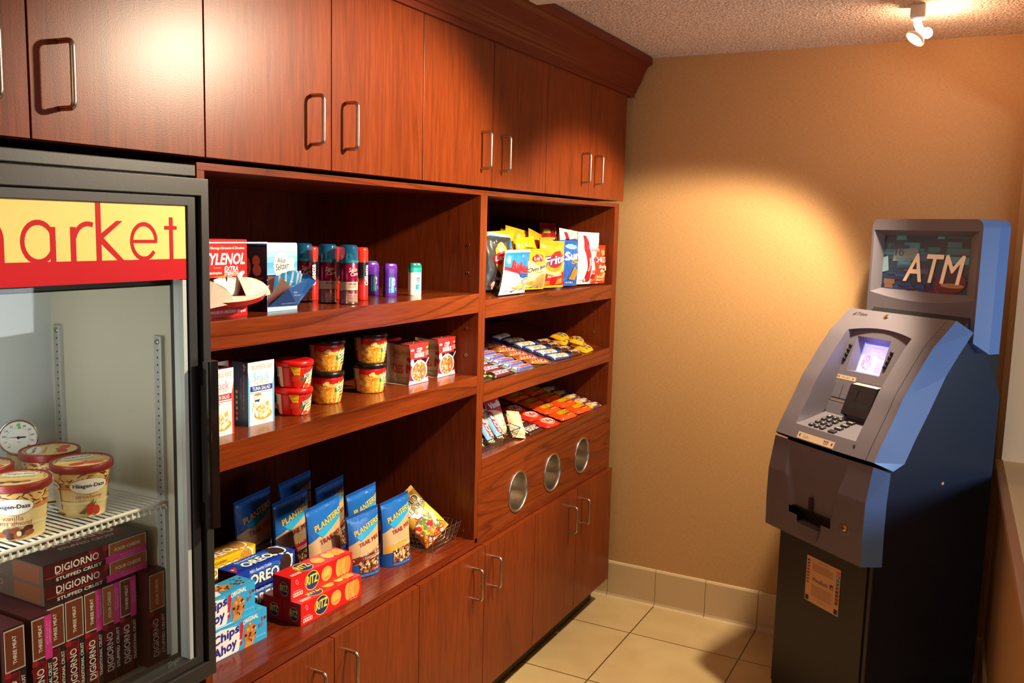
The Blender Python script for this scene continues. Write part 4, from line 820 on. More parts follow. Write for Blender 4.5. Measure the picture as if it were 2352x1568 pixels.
def cup(loc, rz, label, kind, s=1.0):
    mac = kind == 'mac'; t = thing('pasta_cup', label, 'food cup', loc, rz, 'black lidded pasta cups' if mac else 'red lidded pasta cups')
    R = .0480 if mac else .0455; h = .0735 if mac else .056; rb = .037 if mac else .0355
    rf = lambda v: rb+(R-.003-rb)*min(1, max(0, v)/(h*.86))**.55 if v < h*.86 else R-.0025
    m = MB(); body = M('b3161a', .28) if mac else M('cf1c1a', .28)
    m.lathe([(rb-.004, 0)]+[(rf(h*k/10), h*k/10) for k in range(11)], body, 40)
    c = wrap(m, rf, .007, .0007, .044)
    c.rect(-.066, h*.06, -.052, h*.97, M('d8c8b8', .4)); c.rect(-.085, h*.5, -.066, h*.95, WHT); 
    for k in range(9): c.rect(-.083+.0018*k, h*.54, -.0822+.0018*k, h*.92, INK)
    GR = M('2f7a4a', .3); 
    if mac:
        c.rect(-.052, h*.02, .062, h*.74, M('d9861f', .35)); c.rect(-.052, h*.74, .062, h*.97, M('c21a1c', .3)); c.blobs(-.050, h*.05, .058, h*.76, 120, PASTA, .003, .0078, 11, .55)
        c.blobs(-.030, h*.22, .012, h*.46, 30, [PASTA[0], PASTA[1], PASTA[2]], .006, .0095, 4, .5); c.poly([(-.052, h*.72), (-.049, h*.76), (-.028, h*.44), (-.032, h*.40)], M('b9a890', .3, .5)); c.poly([(.014, h*.76), (.062, h*.90), (.062, h*.30), (.014, h*.16)], M('f0cf78', .35))
        c.poly([(.008, h*.58), (.060, h*.86), (.060, h*.66), (.008, h*.42)], GR); c.text('BOYARDEE', .035, h*.665, .046, .013, WHT, .02, .1, .3); c.text('Chef', .027, h*.82, .022, .008, GR, .02, .3, .2); c.text('mac &', .036, h*.46, .022, .006, INK, .01, .1, .2); c.text('cheese', .038, h*.34, .028, .008, INK, .02, .1, .2); c.text("Mac n' Cheese", .038, h*.24, .028, .004, INK, 0, .1, .2)
    else:
        c.poly([(-.030, h*.98), (-.004, h*.98), (-.006, h*.55), (-.018, h*.55)], M('f0b020', .3)); c.text('Great for', -.014, h*.88, .02, .005, M('8a3a10', .3), 0); c.text('Lunch', -.013, h*.75, .014, .004, M('8a3a10', .3), 0); c.ell(-.014, h*.46, .013, .010, M('d8341c', .3)); c.ell(-.008, h*.22, .014, .011, M('c82a18', .3)); c.poly([(-.018, h*.58), (-.006, h*.52), (-.012, h*.6)], GR); c.poly([(-.006, h*.36), (.010, h*.44), (.004, h*.32)], GR)
        c.poly([(.004, h*.04), (.050, h*.02), (.050, h*.98), (.020, h*.62)], M('f0dcb8', .35)); c.poly([(.0, h*.50), (.048, h*.86), (.048, h*.70), (.0, h*.36)], GR); c.text('BOYARDEE', .026, h*.66, .042, .010, WHT, .02, .1, .28); c.text('Chef', .018, h*.84, .016, .006, GR, .02, .2, .2); c.text('spaghetti &', .030, h*.46, .024, .005, INK, 0, 0, .15); c.text('meatballs', .030, h*.33, .022, .005, INK, 0, 0, .15); c.blobs(.008, h*.06, .046, h*.2, 14, [M('c8502a', .35), M('e8a050', .35)], .002, .005, 8)
    m.build('cup', t)
    m = MB(); L_ = M('131314', .25) if mac else M('d51a18', .25); hl = .0155; z = h-.001
    m.lathe([(R, z), (R+.002, z+.001), (R+.003, z+.008), (R+.002, z+.012), (R-.002, z+hl-.001), (R-.008, z+hl), (R-.011, z+hl-.002), (.0001, z+hl-.002)], L_, 40, bot=True); m.build('lid', t)
    return h+hl-.0025
def cstack(x, y, n, rz, kind, labs):
    z = ZS2
    for k in range(n): z += cup((x+.002*k, y-.001*k, z), rz+.05*k, labs[k], kind)
cstack(-2.076, .094, 2, -.45, 'red', ['red lidded pasta cup at the bottom of the front stack', 'red lidded pasta cup on top of the front stack'])
cstack(-1.913, .125, 2, -.52, 'mac', ['black lidded pasta cup, bottom of the left stack', 'black lidded pasta cup, top of the left stack'])
cstack(-1.722, .122, 2, -.42, 'mac', ['black lidded pasta cup, bottom of the stack next to the noodle cups', 'black lidded pasta cup, top of the stack next to the noodle cups'])
cstack(-2.185, .225, 2, -.5, 'red', ['red lidded pasta cup under the shadowed one behind the tuna carton', 'red lidded pasta cup in shadow behind the tuna carton']); cstack(-1.84, .27, 1, -.5, 'mac', ['black lidded pasta cup in shadow behind the left black stack'])
def noodle(loc, label, rz=0):
    t = thing('noodle_cup', label, 'noodle cup', loc, rz, 'noodle cups'); h = .118; rf = lambda v: .031+.0105*v/h
    m = MB(); KP = M('d9caac', .4); m.lathe([(.029, 0)]+[(rf(h*k/8), h*k/8) for k in range(9)]+[(.0432, h+.0005), (.0427, h+.002), (.041, h+.002)], KP, 40)
    c = wrap(m, rf, .007, .0006, .04); GD = M('8f7f3a', .4); RDD = M('b8222a', .35)
    for z0, z1 in ((.088, .099), (.014, .020)):
        for k in range(36): c.rect(-.120+.0062*k, z0, -.1172+.0062*k, z1, GD)
    for k in range(36): c.rect(-.120+.0062*k, .080, -.1180+.0062*k, .084, GD)
    c.rect(-.12, .010, .10, .0107, RDD); c.rect(-.12, .103, .10, .1037, RDD); c.text('NOODLES', -.085, .046, .070, .026, RDD, .03); c.text('N', -.030, .048, .02, .026, RDD, .04); c.ell(-.030, .076, .010, .007, RDD); c.text('CAREFUL', -.052, .066, .014, .003, RDD, 0); c.text('HOT', -.052, .058, .008, .003, RDD, 0); m.build('cup', t)
    m = MB(); wT, wB, H_ = .104, .108, .124; yf = -.0440; FR = [(-wB/2, yf+.004, .0005), (wB/2, yf+.004, .0005), (wT/2, yf-.0, H_), (-wT/2, yf-.0, H_)]
    wn = lambda v: wB/2-.010*sin(pi*v/H_)**1.0+(wT-wB)/2*v/H_
    n = 12; P = [(-wn(H_*k/n), yf, max(.0006, H_*k/n)) for k in range(n+1)]+[(wn(H_*k/n), yf, max(.0006, H_*k/n)) for k in range(n, -1, -1)]
    m.add(P, [tuple(range(len(P)))[::-1]], M('d93030', .3)); m.add([(p[0], yf+.0006, p[2]) for p in P], [tuple(range(len(P)))], M('f4ece4', .5))
    m.add([(-wT/2, yf, H_), (wT/2, yf, H_), (wT/2, -yf, H_), (-wT/2, -yf, H_)], [(0, 1, 2, 3)], M('b8303a', .3)); m.add([(-wB/2, yf, .0006), (wB/2, yf, .0006), (wB/2, -yf, .0006), (-wB/2, -yf, .0006)], [(0, 3, 2, 1)], KP); m.add([(p[0], -yf, p[2]) for p in P], [tuple(range(len(P)))], M('e9dccb', .5))
    c = CV(m, lambda u, v, q: (u, yf-q, v), lo=.0006); wf = lambda v: wn(v)-.0015
    c.poly([(-wf(0), .001), (wf(0), .001), (wf(.03), .03), (wf(.058), .058), (-wf(.058), .058), (-wf(.03), .03)], M('7a2048', .3)); c.rect(-wf(.07), .058, wf(.07), .0755, M('15131a', .3))
    c.poly([(-wf(.0), .001), (wf(0), .001), (wf(.02), .016), (.0, .006), (-wf(.02), .014)], M('d8c8dc', .35)); c.ell(.002, .038, .0425, .034, M('f6f0ec', .35), 0, 30); c.ell(.002, .037, .038, .030, M('d8744a', .35), 0, 30)
    c.blobs(-.036, .008, .040, .066, 130, [M('f0d8a0', .35), M('e8904a', .35), M('f8ecc8', .35), M('d85a3a', .35), M('5a7a2a', .35)], .0015, .0048, 13, .4, clip=lambda u, v: ((u-.002)/.036)**2+((v-.037)/.028)**2 < 1)
    c.ell(-.036, .0675, .009, .011, M('f0d0d4', .35)); c.text('BEEF', .0, .069, .022, .0075, WHT, .03); c.text('Flavor', .0, .0618, .014, .003, WHT, 0); c.poly([(.034, .052), (.051, .072), (.051, .078), (.030, .056)], M('b9bcd8', .3))
    for ox, oy, mt in ((.0008, -.0008, M('8a1020', .3)), (0, 0, WHT)): c.text('CUP', .0+ox, .104+oy, .027, .0125, mt, .05, .1); c.text('NOODLES', .0+ox, .0885+oy, .050, .0135, mt, .05, .1)
    c.ell(-.037, .1055, .009, .0035, M('f6e0dc', .35)); c.text('NEW', .041, .108, .012, .006, M('f0e04a', .3), .03); c.lines(.03, .085, .05, .10, 4, M('f4b0a8', .35), .2, .4)
    c = CV(m, lambda u, v, q: (u, v, H_+q)); c.ell(0, .0, .042, .033, M('5a1a2a', .35), 0, 28); c.blobs(-.036, -.03, .036, .03, 60, [M('c8a86a', .35), M('7a8a3a', .35), M('b8603a', .35), M('e8d8a8', .35)], .002, .005, 5, .4, clip=lambda u, v: (u/.038)**2+(v/.032)**2 < 1); m.build('card_sleeve', t)
noodle((-1.533, .1200, ZS2), 'beef noodle cup in red sleeve, next to the black lidded cups', -.02)
noodle((-1.366, .1245, ZS2), 'beef noodle cup in red sleeve, nearest the upright divider', -.02)
noodle((-1.50, .245, ZS2), 'noodle cup standing in shadow behind the two front ones', -.02)

# =================================================================== WORKTOP: cookie and cracker boxes
SIL = M('d9d6d0', .35)
def cookie_spots(c, u, v, r1, r2, col='b9793a', chips=True, seed=1):
    c.ell(u, v, r1, r2, M(col, .5)); c.blobs(u-r1, v-r2, u+r1, v+r2, 40, [M('c98d4c', .5), M('d8a262', .5), M('a8662c', .5)], r1*.12, r1*.26, seed, .6, clip=lambda a, b: ((a-u)/r1)**2+((b-v)/r2)**2 < .8)
    if chips: c.blobs(u-r1, v-r2, u+r1, v+r2, 13, [M('3a1712', .4), M('5a2018', .4)], r1*.12, r1*.2, seed+1, .7, clip=lambda a, b: ((a-u)/r1)**2+((b-v)/r2)**2 < .75)
def ahoy(loc, label, rz=0):
    w, d, h = .205, .062, .0785; SB = '2fa6dc'
    def P(c, w, h):
        c.poly([(0, .002), (.112, .002), (.122, .03), (.110, .066), (.06, .074), (0, .066)], M('f4efe8', .35))
        c.text('Chips', .075, .052, .080, .028, M('2f2f8c', .3), .04, .15, .14); c.text('Ahoy', .072, .020, .072, .030, M('2f2f8c', .3), .04, .15, .14)
        c.poly([(.116, .028), (.124, .028), (.132, .070), (.120, .070)], M('c8262c', .3)); c.ell(.121, .018, .0048, .0055, M('c8262c', .3)); c.text('ORIGINAL', .152, .067, .048, .011, WHT, .03, .1, .06, .002)
        cookie_spots(c, .150, .031, .020, .0275); c.poly([(.128, .0), (.162, .0), (.150, .012), (.136, .016)], M('c98d4c', .5)); c.blobs(.176, .035, .200, .060, 7, [M('6a2a2a', .4), M('a0565a', .4)], .0022, .004, 4); c.text('NET WT 6 OZ (170g)', .184, .014, .030, .004, M('d8eef8', .35), 0); c.text('Real Chocolate Chip Cookies', .09, .071, .04, .003, M('e8f4fa', .35), 0)
    def T(c, w, d):
        c.poly([(0, .002), (.10, .002), (.11, .03), (.09, .05), (0, .048)], M('f4efe8', .35)); c.text('Chips Ahoy!', .052, .026, .092, .026, M('2f2f8c', .3), .04, .15); c.text('ORIGINAL', .115, .052, .045, .008, WHT, .03, .1); cookie_spots(c, .128, .030, .024, .018, seed=5); c.blobs(.156, .010, .20, .052, 11, [M('6a2a2a', .4), M('8a3a3a', .4)], .0025, .005, 7); c.text('NET WT 6 OZ', .18, .008, .03, .004, M('d8eef8', .35), 0)
    return carton('cookie_box', label, 'cookie box', loc, w, d, h, rz, SB, P, None, T, 'light blue cookie boxes', [None, '3aa0cc', None, None, None, '2a8fc0'])  # left end darker than the front, its shade put into the colour
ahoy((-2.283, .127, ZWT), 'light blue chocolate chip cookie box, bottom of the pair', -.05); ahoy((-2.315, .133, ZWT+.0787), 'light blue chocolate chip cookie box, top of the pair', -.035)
def oreo(loc, label, rz=0, gold=False, grp='blue cookie boxes'):
    w, d, h = .215, .068, .062
    bg = 'e8b818' if gold else '1a3aa0'
    def face(c, w, h, k=1):
        if not gold: c.rect(0, 0, w, h*.25, M('15318c', .3)); c.ell(w*.5, h*.6, w*.3, h*.3, M('2a62c0', .3))
        lc = M('a8742c', .3) if gold else M('14307c', .3)
        for ox, mt, b in ((0, lc, .10), (0, M('f4ecd8', .35), .035)): c.text('OREO', .100, h*.42, .105, h*.44, mt, b)
        c.text("Golden" if gold else "Milk's Favorite Cookie", .085, h*.83, .042 if gold else .078, h*.15, M('8a5a1c', .3) if gold else M('dfe6f5', .35), .015); c.poly([(.006, h*.06), (.030, h*.52), (.004, h*.52)], M('d02430', .3)); c.ell(.012, h*.40, .003, h*.08, M('f0c0b8', .3))
        c.blobs(.150, h*.05, .212, h*.95, 26, [M('f2ecdc', .35)], .003, .008, 6, .4); R = .0225
        c.ell(.182, h*.56, R*1.06, h*.44, M('f4ecd8', .35), 0, 28); c.ell(.178, h*.57, R*.98, h*.42, M('c98f3a' if gold else '33211c', .5), 0, 28); c.blobs(.158, h*.2, .198, h*.95, 70, [M('dba650' if gold else '4a332b', .5), M('b8802f' if gold else '1f1210', .5)], .0012, .0026, 9, .5, clip=lambda a, b: ((a-.178)/.020)**2+((b-h*.57)/(h*.38))**2 < 1)
    def T(c, w, d): face(c, w, d)
    return carton('cookie_box', label, 'cookie box', loc, w, d, h, rz, bg, face, None, T, grp, [None, ('c99c18' if gold else '1c3f9c'), None, None, None, ('b98f14' if gold else '0d1c50')])  # left end tinted darker, standing in for the shade on that side
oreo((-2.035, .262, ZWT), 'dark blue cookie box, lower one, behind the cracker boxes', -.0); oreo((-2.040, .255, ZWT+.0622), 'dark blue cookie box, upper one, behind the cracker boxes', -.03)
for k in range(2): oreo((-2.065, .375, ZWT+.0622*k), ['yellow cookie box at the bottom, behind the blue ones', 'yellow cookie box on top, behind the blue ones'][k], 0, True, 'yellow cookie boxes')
def ritz(loc, label, rz=0):
    w, d, h = .238, .064, .0595; CK = M('dd9a3e', .45); CK2 = M('e8b056', .45); YL = M('e2cf38', .3); DB = M('1c2c68', .3)
    def emb(c, u, v, ru, rv, rot=0): c.ell(u, v, ru, rv, YL, rot, 30); c.ell(u, v, ru*.93, rv*.93, DB, rot, 30); c.text('RITZ', u, v+rv*.12, ru*1.6, rv*.86, YL, .035, .1, rot)
    def sq(c, u0, v0, k=4):
        for i in range(k): c.rect(u0+.0088*i, v0, u0+.0078+.0088*i, v0+.0105, M('f2cfc4', .35)); c.ell(u0+.0039+.0088*i, v0+.0055, .0022, .0028, M('c8342c', .35))
    def P(c, w, h):
        emb(c, .078, .031, .027, .0265); c.ell(.022, .044, .004, .008, M('e8a8a0', .3), .4); c.ell(.022, .044, .0028, .006, M('c8201c', .3), .4); sq(c, .008, .006); c.text('PER 5 CRACKERS', .022, .021, .026, .003, M('f2cfc4', .35), 0)
        for u in (.134,): c.ell(u, .031, .021, .0205, CK, .3, 24); c.poly([(u-.010, .040), (u+.012, .042), (u+.010, .024), (u-.012, .022)], CK2); c.poly([(u-.012, .022), (u+.010, .024), (u+.009, .019), (u-.011, .017)], M('c9822c', .45))
        for k in range(4): c.ell(.182+.012*k, .031, .0125, .025, M(['dc9a42', 'd08a34', 'dc9a42', 'c98330'][k], .45), 0, 24)
        c.blobs(.174, .012, .190, .05, 12, [M('f0c878', .45)], .0008, .0014, 3); c.text('NET WT 3.4 OZ', .205, .003, .03, .003, M('f2cfc4', .35), 0)
    def T(c, w, d):
        emb(c, .078, .033, .027, .0285); sq(c, .014, .008); c.ell(.134, .034, .020, .020, CK, .3, 24); c.poly([(.126, .042), (.145, .043), (.143, .027), (.124, .026)], CK2); c.ell(.176, .036, .016, .020, CK2, 0, 24)
        for k in range(3): c.ell(.200+.010*k, .036, .012, .022, M(['dc9a42', 'd08a34', 'dc9a42'][k], .45), 0, 24)
    def S(c, d, h): emb(c, d*.62, h*.45, .016, .0185)
    return carton('cracker_box', label, 'cracker box', loc, w, d, h, rz, 'd11a1a', P, S, T, 'red cracker boxes', [None, 'c81c1a', None, None, None, 'b81616'])  # left end a darker red, shade painted into the face colour
ritz((-1.9745, .0835, ZWT), 'red cracker box, front one of the bottom layer', -.045); ritz((-1.974, .150, ZWT), 'red cracker box, rear one of the bottom layer', -.045); ritz((-1.9715, .1175, ZWT+.0597), 'red cracker box lying on top of the other two', -.055)

# =================================================================== trail mix pouches
NUT = [M(x, .45) for x in ('c99a5c', 'b07a3e', 'd9b880', '94521f', '5a2814', 'e0c494', '3c1a10', 'b0441c', '7a4a24', '2c140c')]
def trail(loc, rz, label, bandc, cap1, w=.125, h=.205, lean=.06, bands=True, extra=None):
    t = thing('trail_mix_pouch', label, 'snack pouch', loc, rz, 'blue and tan trail mix pouches', rot=(-lean, 0, rz)); sd = len(label)
    Tt = .032; ph = random.Random(sd).random()*6
    def T(u, v):
        k = v/h; e = max(0, 1-abs(2*u/w)**2.2)
        return (Tt*(1-k)**.75*e**.55+.0016*sin(u*90+ph+k*7)*e*(1-k)) if k < .93 else .0008*sin(u*60+ph)
    def xs_(u, v): return u*(1-.05*sin(pi*min(1, v/h))), v+(.012*(u/w)*(v/h))*1.5
    def F(u, v, q): x, z = xs_(u, v); return (x, -T(u, v)-q-.0004, z)
    m = MB(); DBL = M('17458c', .25); KR = M('bf9a68', .4)
    def mf(u, v): return DBL if v < .18 else (KR if v < .70 else M('1f5aa6', .25))
    m.grid(lambda a, b: F((a-.5)*w, b*h, 0), 22, 30, DBL, lambda u, v: M('1b4e98', .25)); m.grid(lambda a, b: (lambda p: (p[0], -p[1]*.8, p[2]))(F((a-.5)*w, b*h, -.0004)), 22, 30, DBL, lambda u, v: M('17458c', .3), flip=True)
    m.add([(F((k/16-.5)*w, 0, 0)) for k in range(17)]+[(lambda p: (p[0], -p[1]*.8, p[2]))(F((k/16-.5)*w, 0, 0)) for k in range(17)], [(i, i+1, 18+i, 17+i) for i in range(16)], M('17458c', .3))
    c = CV(m, F, .011, .0006, .00006, .001); W2 = w/2-.002; BC = M(bandc, .3)
    c.poly([(-W2, h*.20), (W2, h*.26), (W2, h*.86), (-W2, h*.52)], M('c2a072', .4))
    c.poly([(-W2, h*.20), (W2, h*.30), (W2, h*.42), (W2*.3, h*.36), (-W2*.4, h*.335), (-W2, h*.31)], BC)
    c.poly([(-W2*.55, h*.05), (W2*.75, h*.07), (W2*.75, h*.26), (-W2*.55, h*.24)], M('2a1a12', .3)); c.blobs(-W2*.5, h*.07, W2*.7, h*.24, 150, NUT, .0022, .0056, sd, .6)
    c.poly([(-W2, h*.53), (-W2*.2, h*.62), (W2, h*.88), (W2, h*.96), (-W2, h*.96)], M('1d62b4', .22)); c.poly([(-W2*.6, h*.64), (W2, h*.86), (W2, h*.72), (-W2*.3, h*.56)], M('2a9fd0', .25))
    YY = M('e8bc3c', .3); c.text('PLANTERS', w*.06, h*.745, w*.80, h*.082, M('5a3210', .3), .045, .1, .22); c.text('PLANTERS', w*.06, h*.75, w*.80, h*.082, YY, .02, .1, .22)
    c.text('TRAIL MIX', w*.10, h*.53, w*.66, h*.062, M('a01c28', .35), .012, .05, .14); c.text(cap1, w*.08, h*.355, w*.62, h*.03, M('f0e0c8', .35), .01, 0, .10); c.lines(-w*.12, h*.275, w*.4, h*.315, 2, M('e8d0b8', .35), .2, .3)
    c.text('NET WT 6 OZ (170g)', 0, h*.03, w*.55, h*.018, M('7fc0e0', .3), 0); m.build('pouch', t)
    m = MB(); z0 = h*.97; m.tube([F((k/14-.5)*w*.98, h*.90, .0004) for k in range(15)], .0009, M('123a80', .3), 5); m.build('zip_seal', t)
trail((-1.724, .138, ZWT), -.28, 'trail mix pouch with brown band, nearest the worktop edge', '6a2618', 'NUT & CHOCOLATE', .118, .190, .05)
trail((-1.600, .110, ZWT), -.22, 'trail mix pouch with mustard yellow band, next to the wire basket', 'd8982c', 'NUTS, SEEDS & RAISINS', .118, .205, .04)
trail((-1.795, .225, ZWT), -.10, 'trail mix pouch with red band, directly behind the cracker boxes', 'b81c28', 'SWEET & NUTTY', .140, .222, .05)
trail((-1.800, .345, ZWT), -.10, 'trail mix pouch with red band, farther back and to the left', 'b81c28', 'SWEET & NUTTY', .140, .222, .04)
trail((-1.612, .225, ZWT), -.18, 'trail mix pouch with yellow band, behind the brown banded one', 'd8982c', 'NUTS, SEEDS & RAISINS', .125, .215, .05)
trail((-1.620, .345, ZWT), -.10, 'trail mix pouch at the back, blue top above the others', '6a2618', 'NUT & CHOCOLATE', .125, .222, .03)
trail((-1.640, .470, ZWT), -.10, 'shadowed trail mix pouch, farthest back on the worktop', '1c6a78', 'ENERGY MIX', .14, .222, .03)
trail((-1.850, .450, ZWT), -.10, 'shadowed trail mix pouch with teal band, farthest left', '1c6a78', 'ENERGY MIX', .14, .222, .03)

# wire basket and gummy bag
def wire_basket(loc, rz, label, wt, dt, wb_, db_, h, nx, ny, nh, mat, group=None, slope=0):
    t = thing('wire_basket', label, 'basket', loc, rz, group); L = lambda a, b, k: a+(b-a)*k
    def P(u, v, k): W_, D_ = L(wb_, wt, k), L(db_, dt, k); return ((u-.5)*W_, (v-.5)*D_, k*(h-slope*(1-v))+.0016)
    m = MB()
    m.tube([P(0, 0, 1), P(1, 0, 1), P(1, 1, 1), P(0, 1, 1)], .0017, mat, 8, True); m.build('rim', t)
    m = MB()
    for j in range(nh): m.tube([P(0, 0, j/nh), P(1, 0, j/nh), P(1, 1, j/nh), P(0, 1, j/nh)], .0008, mat, 5, True)
    for i in range(1, nx): u = i/nx; m.tube([P(u, 0, 1), P(u, 0, 0), P(u, 1, 0), P(u, 1, 1)], .0008, mat, 5)
    for i in range(1, ny): v = i/ny; m.tube([P(0, v, 1), P(0, v, 0), P(1, v, 0), P(1, v, 1)], .0008, mat, 5)
    for u, v in ((0, 0), (1, 0), (1, 1), (0, 1)): m.tube([P(u, v, 0), P(u, v, 1)], .0012, mat, 5)
    tag(m.build('mesh_wires', t), kind='stuff'); return t
BW = M('b09a80', .25, .9)
wire_basket((-1.412, .098, ZWT), .03, 'small brown wire mesh basket on the worktop holding a gold candy bag', .182, .118, .140, .090, .062, 11, 7, 4, BW)
def pillow(name, label, cat, loc, rot, w, h, t_, base, paint, group=None, seal='top', rough=.28, wr=1.0, sd=1, back=None, nu=46, nv=56, shear=0):
    """foil bag: crimped seals top and bottom, pillowed and creased between"""
    root = thing(name, label, cat, loc, 0, group, rot=rot); sl = .055
    def T(u, v):
        k = min(1, max(0, (v/h-sl)/(1-2*sl))); e = max(0, 1-abs(2*u/w)**2.4)
        b = t_*e**.6*max(0, sin(pi*k))**.55
        cr = noise.noise(Vector((u*22/1, v*13, sd*3.1)))*.010+noise.noise(Vector((u*42, v*24, sd*7.7)))*.003
        fan = sin(u/w*26+sd)*.006*(max(0, (k-.75)*4)+max(0, (.25-k)*4))*e
        return b+(cr*wr*(t_/.03)+fan*wr*(t_/.03))*min(1, b/(t_*.35)) + .0008*sin(u*70+sd)
    def F(u, v, q, s=1):
        x = u*(1-.07*max(0, sin(pi*v/h))); return (x+shear*v+.004*wr*noise.noise(Vector((v*14, sd, 0))), s*(-T(u, v)-q-.0004), v)
    m = MB(); B_ = M(base, rough)
    m.grid(lambda a, b: F((a-.5)*w, b*h, 0), nu, nv, B_); m.grid(lambda a, b: F((a-.5)*w, b*h, 0, -1), nu, nv, M(back or base, rough), flip=True)
    c = CV(m, F, w*.05, .0015, .0001, .001); paint(c, w, h); m.build('bag', root)
    S_ = M(base, rough)
    for z0 in (0, h*(1-sl)):
        m = MB(); m.grid(lambda a, b: F((a-.5)*w*.985, z0+h*sl*(.04+.92*b), .0006+.0004*sin(b*9*pi)), 10, 27, S_); m.build('crimped_seal', root)
    return root
def p_gum(c, w, h):
    GG = M('8a6420', .2, .5); c.poly([(-w*.48, h*.60), (w*.48, h*.60), (w*.48, h*.93), (-w*.48, h*.93)], M('9a7430', .2, .4)); c.text('GOLD', -w*.0, h*.80, w*.7, h*.12, M('e8d8b0', .3), .06, 0, .0); c.text('GOLD', 0, h*.80, w*.68, h*.115, INK, .03); c.text('BEARS', w*.03, h*.66, w*.76, h*.10, M('e8d8b0', .3), .06); c.text('BEARS', w*.03, h*.66, w*.74, h*.095, INK, .03)
    c.poly([(w*.05, h*.50), (w*.48, h*.62), (w*.48, h*.10), (w*.30, h*.22)], M('f0cf1c', .3)); c.ell(-w*.05, h*.52, w*.13, h*.035, M('f4f0e4', .3)); c.ell(-w*.10, h*.24, w*.36, h*.25, M('c8302c', .3), .2, 26); c.ell(-w*.10, h*.23, w*.34, h*.225, M('e8c8a0', .3), .2, 26)
    c.blobs(-w*.42, h*.05, w*.26, h*.42, 90, [M(x, .25) for x in ('d83020', 'e8a028', '4a8a3a', 'f0dcb0', 'e8702c', 'c8202c', 'f0c83c')], .004, .011, 5, .6); c.blobs(-w*.45, h*.04, w*.45, h*.12, 30, [M('d83028', .3), M('d9a428', .2, .4), M('f4e8d8', .3)], .003, .007, 6, .4)
pillow('gummy_candy_bag', 'gold bag of colourful gummy candy leaning in the wire basket', 'candy bag', (-1.412, .074, ZWT+.030), (math.radians(-36), math.radians(-30), math.radians(-12)), .115, .180, .022, 'b8892c', p_gum, rough=.22, sd=4)

# =================================================================== CHIP BAGS on the top shelf of the narrow unit
TT = math.tan(TILT)
def zshelf(zf, y): return zf-.006+max(0, y-.014)*TT
def OUT(c, t, u, v, w, h, fill, line, b=.03, sh=.1, rot=0): c.text(t, u, v, w, h, M(line, .3), b*2.6, sh, rot); c.text(t, u, v, w, h, M(fill, .3), b*.6, sh, rot)
def p_lays(c, w, h, rim='c81c24', sub='Barbecue', dark=True):
    c.poly([(w*.0, h*.90), (w*.18, h*.82), (w*.26, h*.52), (w*.02, h*.18), (-w*.22, h*.46), (-w*.20, h*.76)], M('f0b83a', .35)); c.blobs(-w*.18, h*.35, w*.2, h*.8, 14, [M('f8d060', .35), M('e0a02c', .35)], .006, .016, 3)
    c.ell(0, h*.60, w*.30, h*.12, M(rim, .3), .15, 26); c.ell(0, h*.60, w*.27, h*.10, M('d42430', .3), .15, 26); c.text("Lay's", 0, h*.60, w*.46, h*.13, WHT, .03, .15, .15)
    c.text(sub, w*.02, h*.23, w*.5, h*.06, WHT if dark else M('5a3a10', .35), .015, 0, .08)
    if dark: c.blobs(-w*.4, h*.03, w*.4, h*.13, 26, [M('7a2a30', .3), M('c8b8b0', .3), M('4a2a2a', .3)], .003, .009, 5)
def p_ruffles(c, w, h):
    c.poly([(-w*.49, h*.64), (w*.49, h*.40), (w*.49, h*.94), (-w*.49, h*.94)], M('1c86d2', .25)); c.poly([(-w*.49, h*.64), (w*.49, h*.40), (w*.49, h*.33), (-w*.49, h*.56)], M('d0202c', .3))
    OUT(c, 'Ruffles', 0, h*.62, w*.66, h*.17, 'd8202c', '8a1020', .03, .1, -.15); c.text('Ruffles', w*.01, h*.622, w*.62, h*.15, M('e8404a', .3), .0, .1, -.15); c.ell(w*.15, h*.42, w*.2, h*.05, M('1c5aa8', .3), -.2)
    c.poly([(w*.05, h*.10), (w*.30, h*.12), (w*.40, h*.38), (w*.22, h*.36)], M('d8b060', .4)); c.poly([(-w*.2, h*.16), (w*.08, h*.06), (w*.12, h*.18), (-w*.05, h*.2)], M('d0a24a', .4)); c.ell(w*.26, h*.27, w*.09, h*.06, M('c8303a', .3)); c.ell(w*.26, h*.27, w*.075, h*.05, M('e8e0dc', .3))
def p_oven(c, w, h):
    c.poly([(-w*.49, h*.70), (w*.49, h*.62), (w*.49, h*.06), (-w*.49, h*.06)], M('ead8ae', .35)); c.ell(0, h*.76, w*.30, h*.10, M('c8202c', .3), .1, 24); c.text("Lay's", 0, h*.76, w*.42, h*.11, WHT, .03, .15, .1); c.ell(0, h*.64, w*.2, h*.05, M('e8a830', .35))
    c.text('Oven Baked', 0, h*.53, w*.84, h*.10, M('2a2018', .35), .01, .3, .15); c.text('Original', w*.02, h*.42, w*.4, h*.045, M('b8902c', .35), .0, .1, .1); c.ell(w*.10, h*.24, w*.30, h*.13, M('c8a860', .4), .3); c.ell(w*.22, h*.2, w*.14, h*.16, M('b89850', .4)); c.ell(-w*.28, h*.16, w*.16, h*.05, M('e0a020', .3))
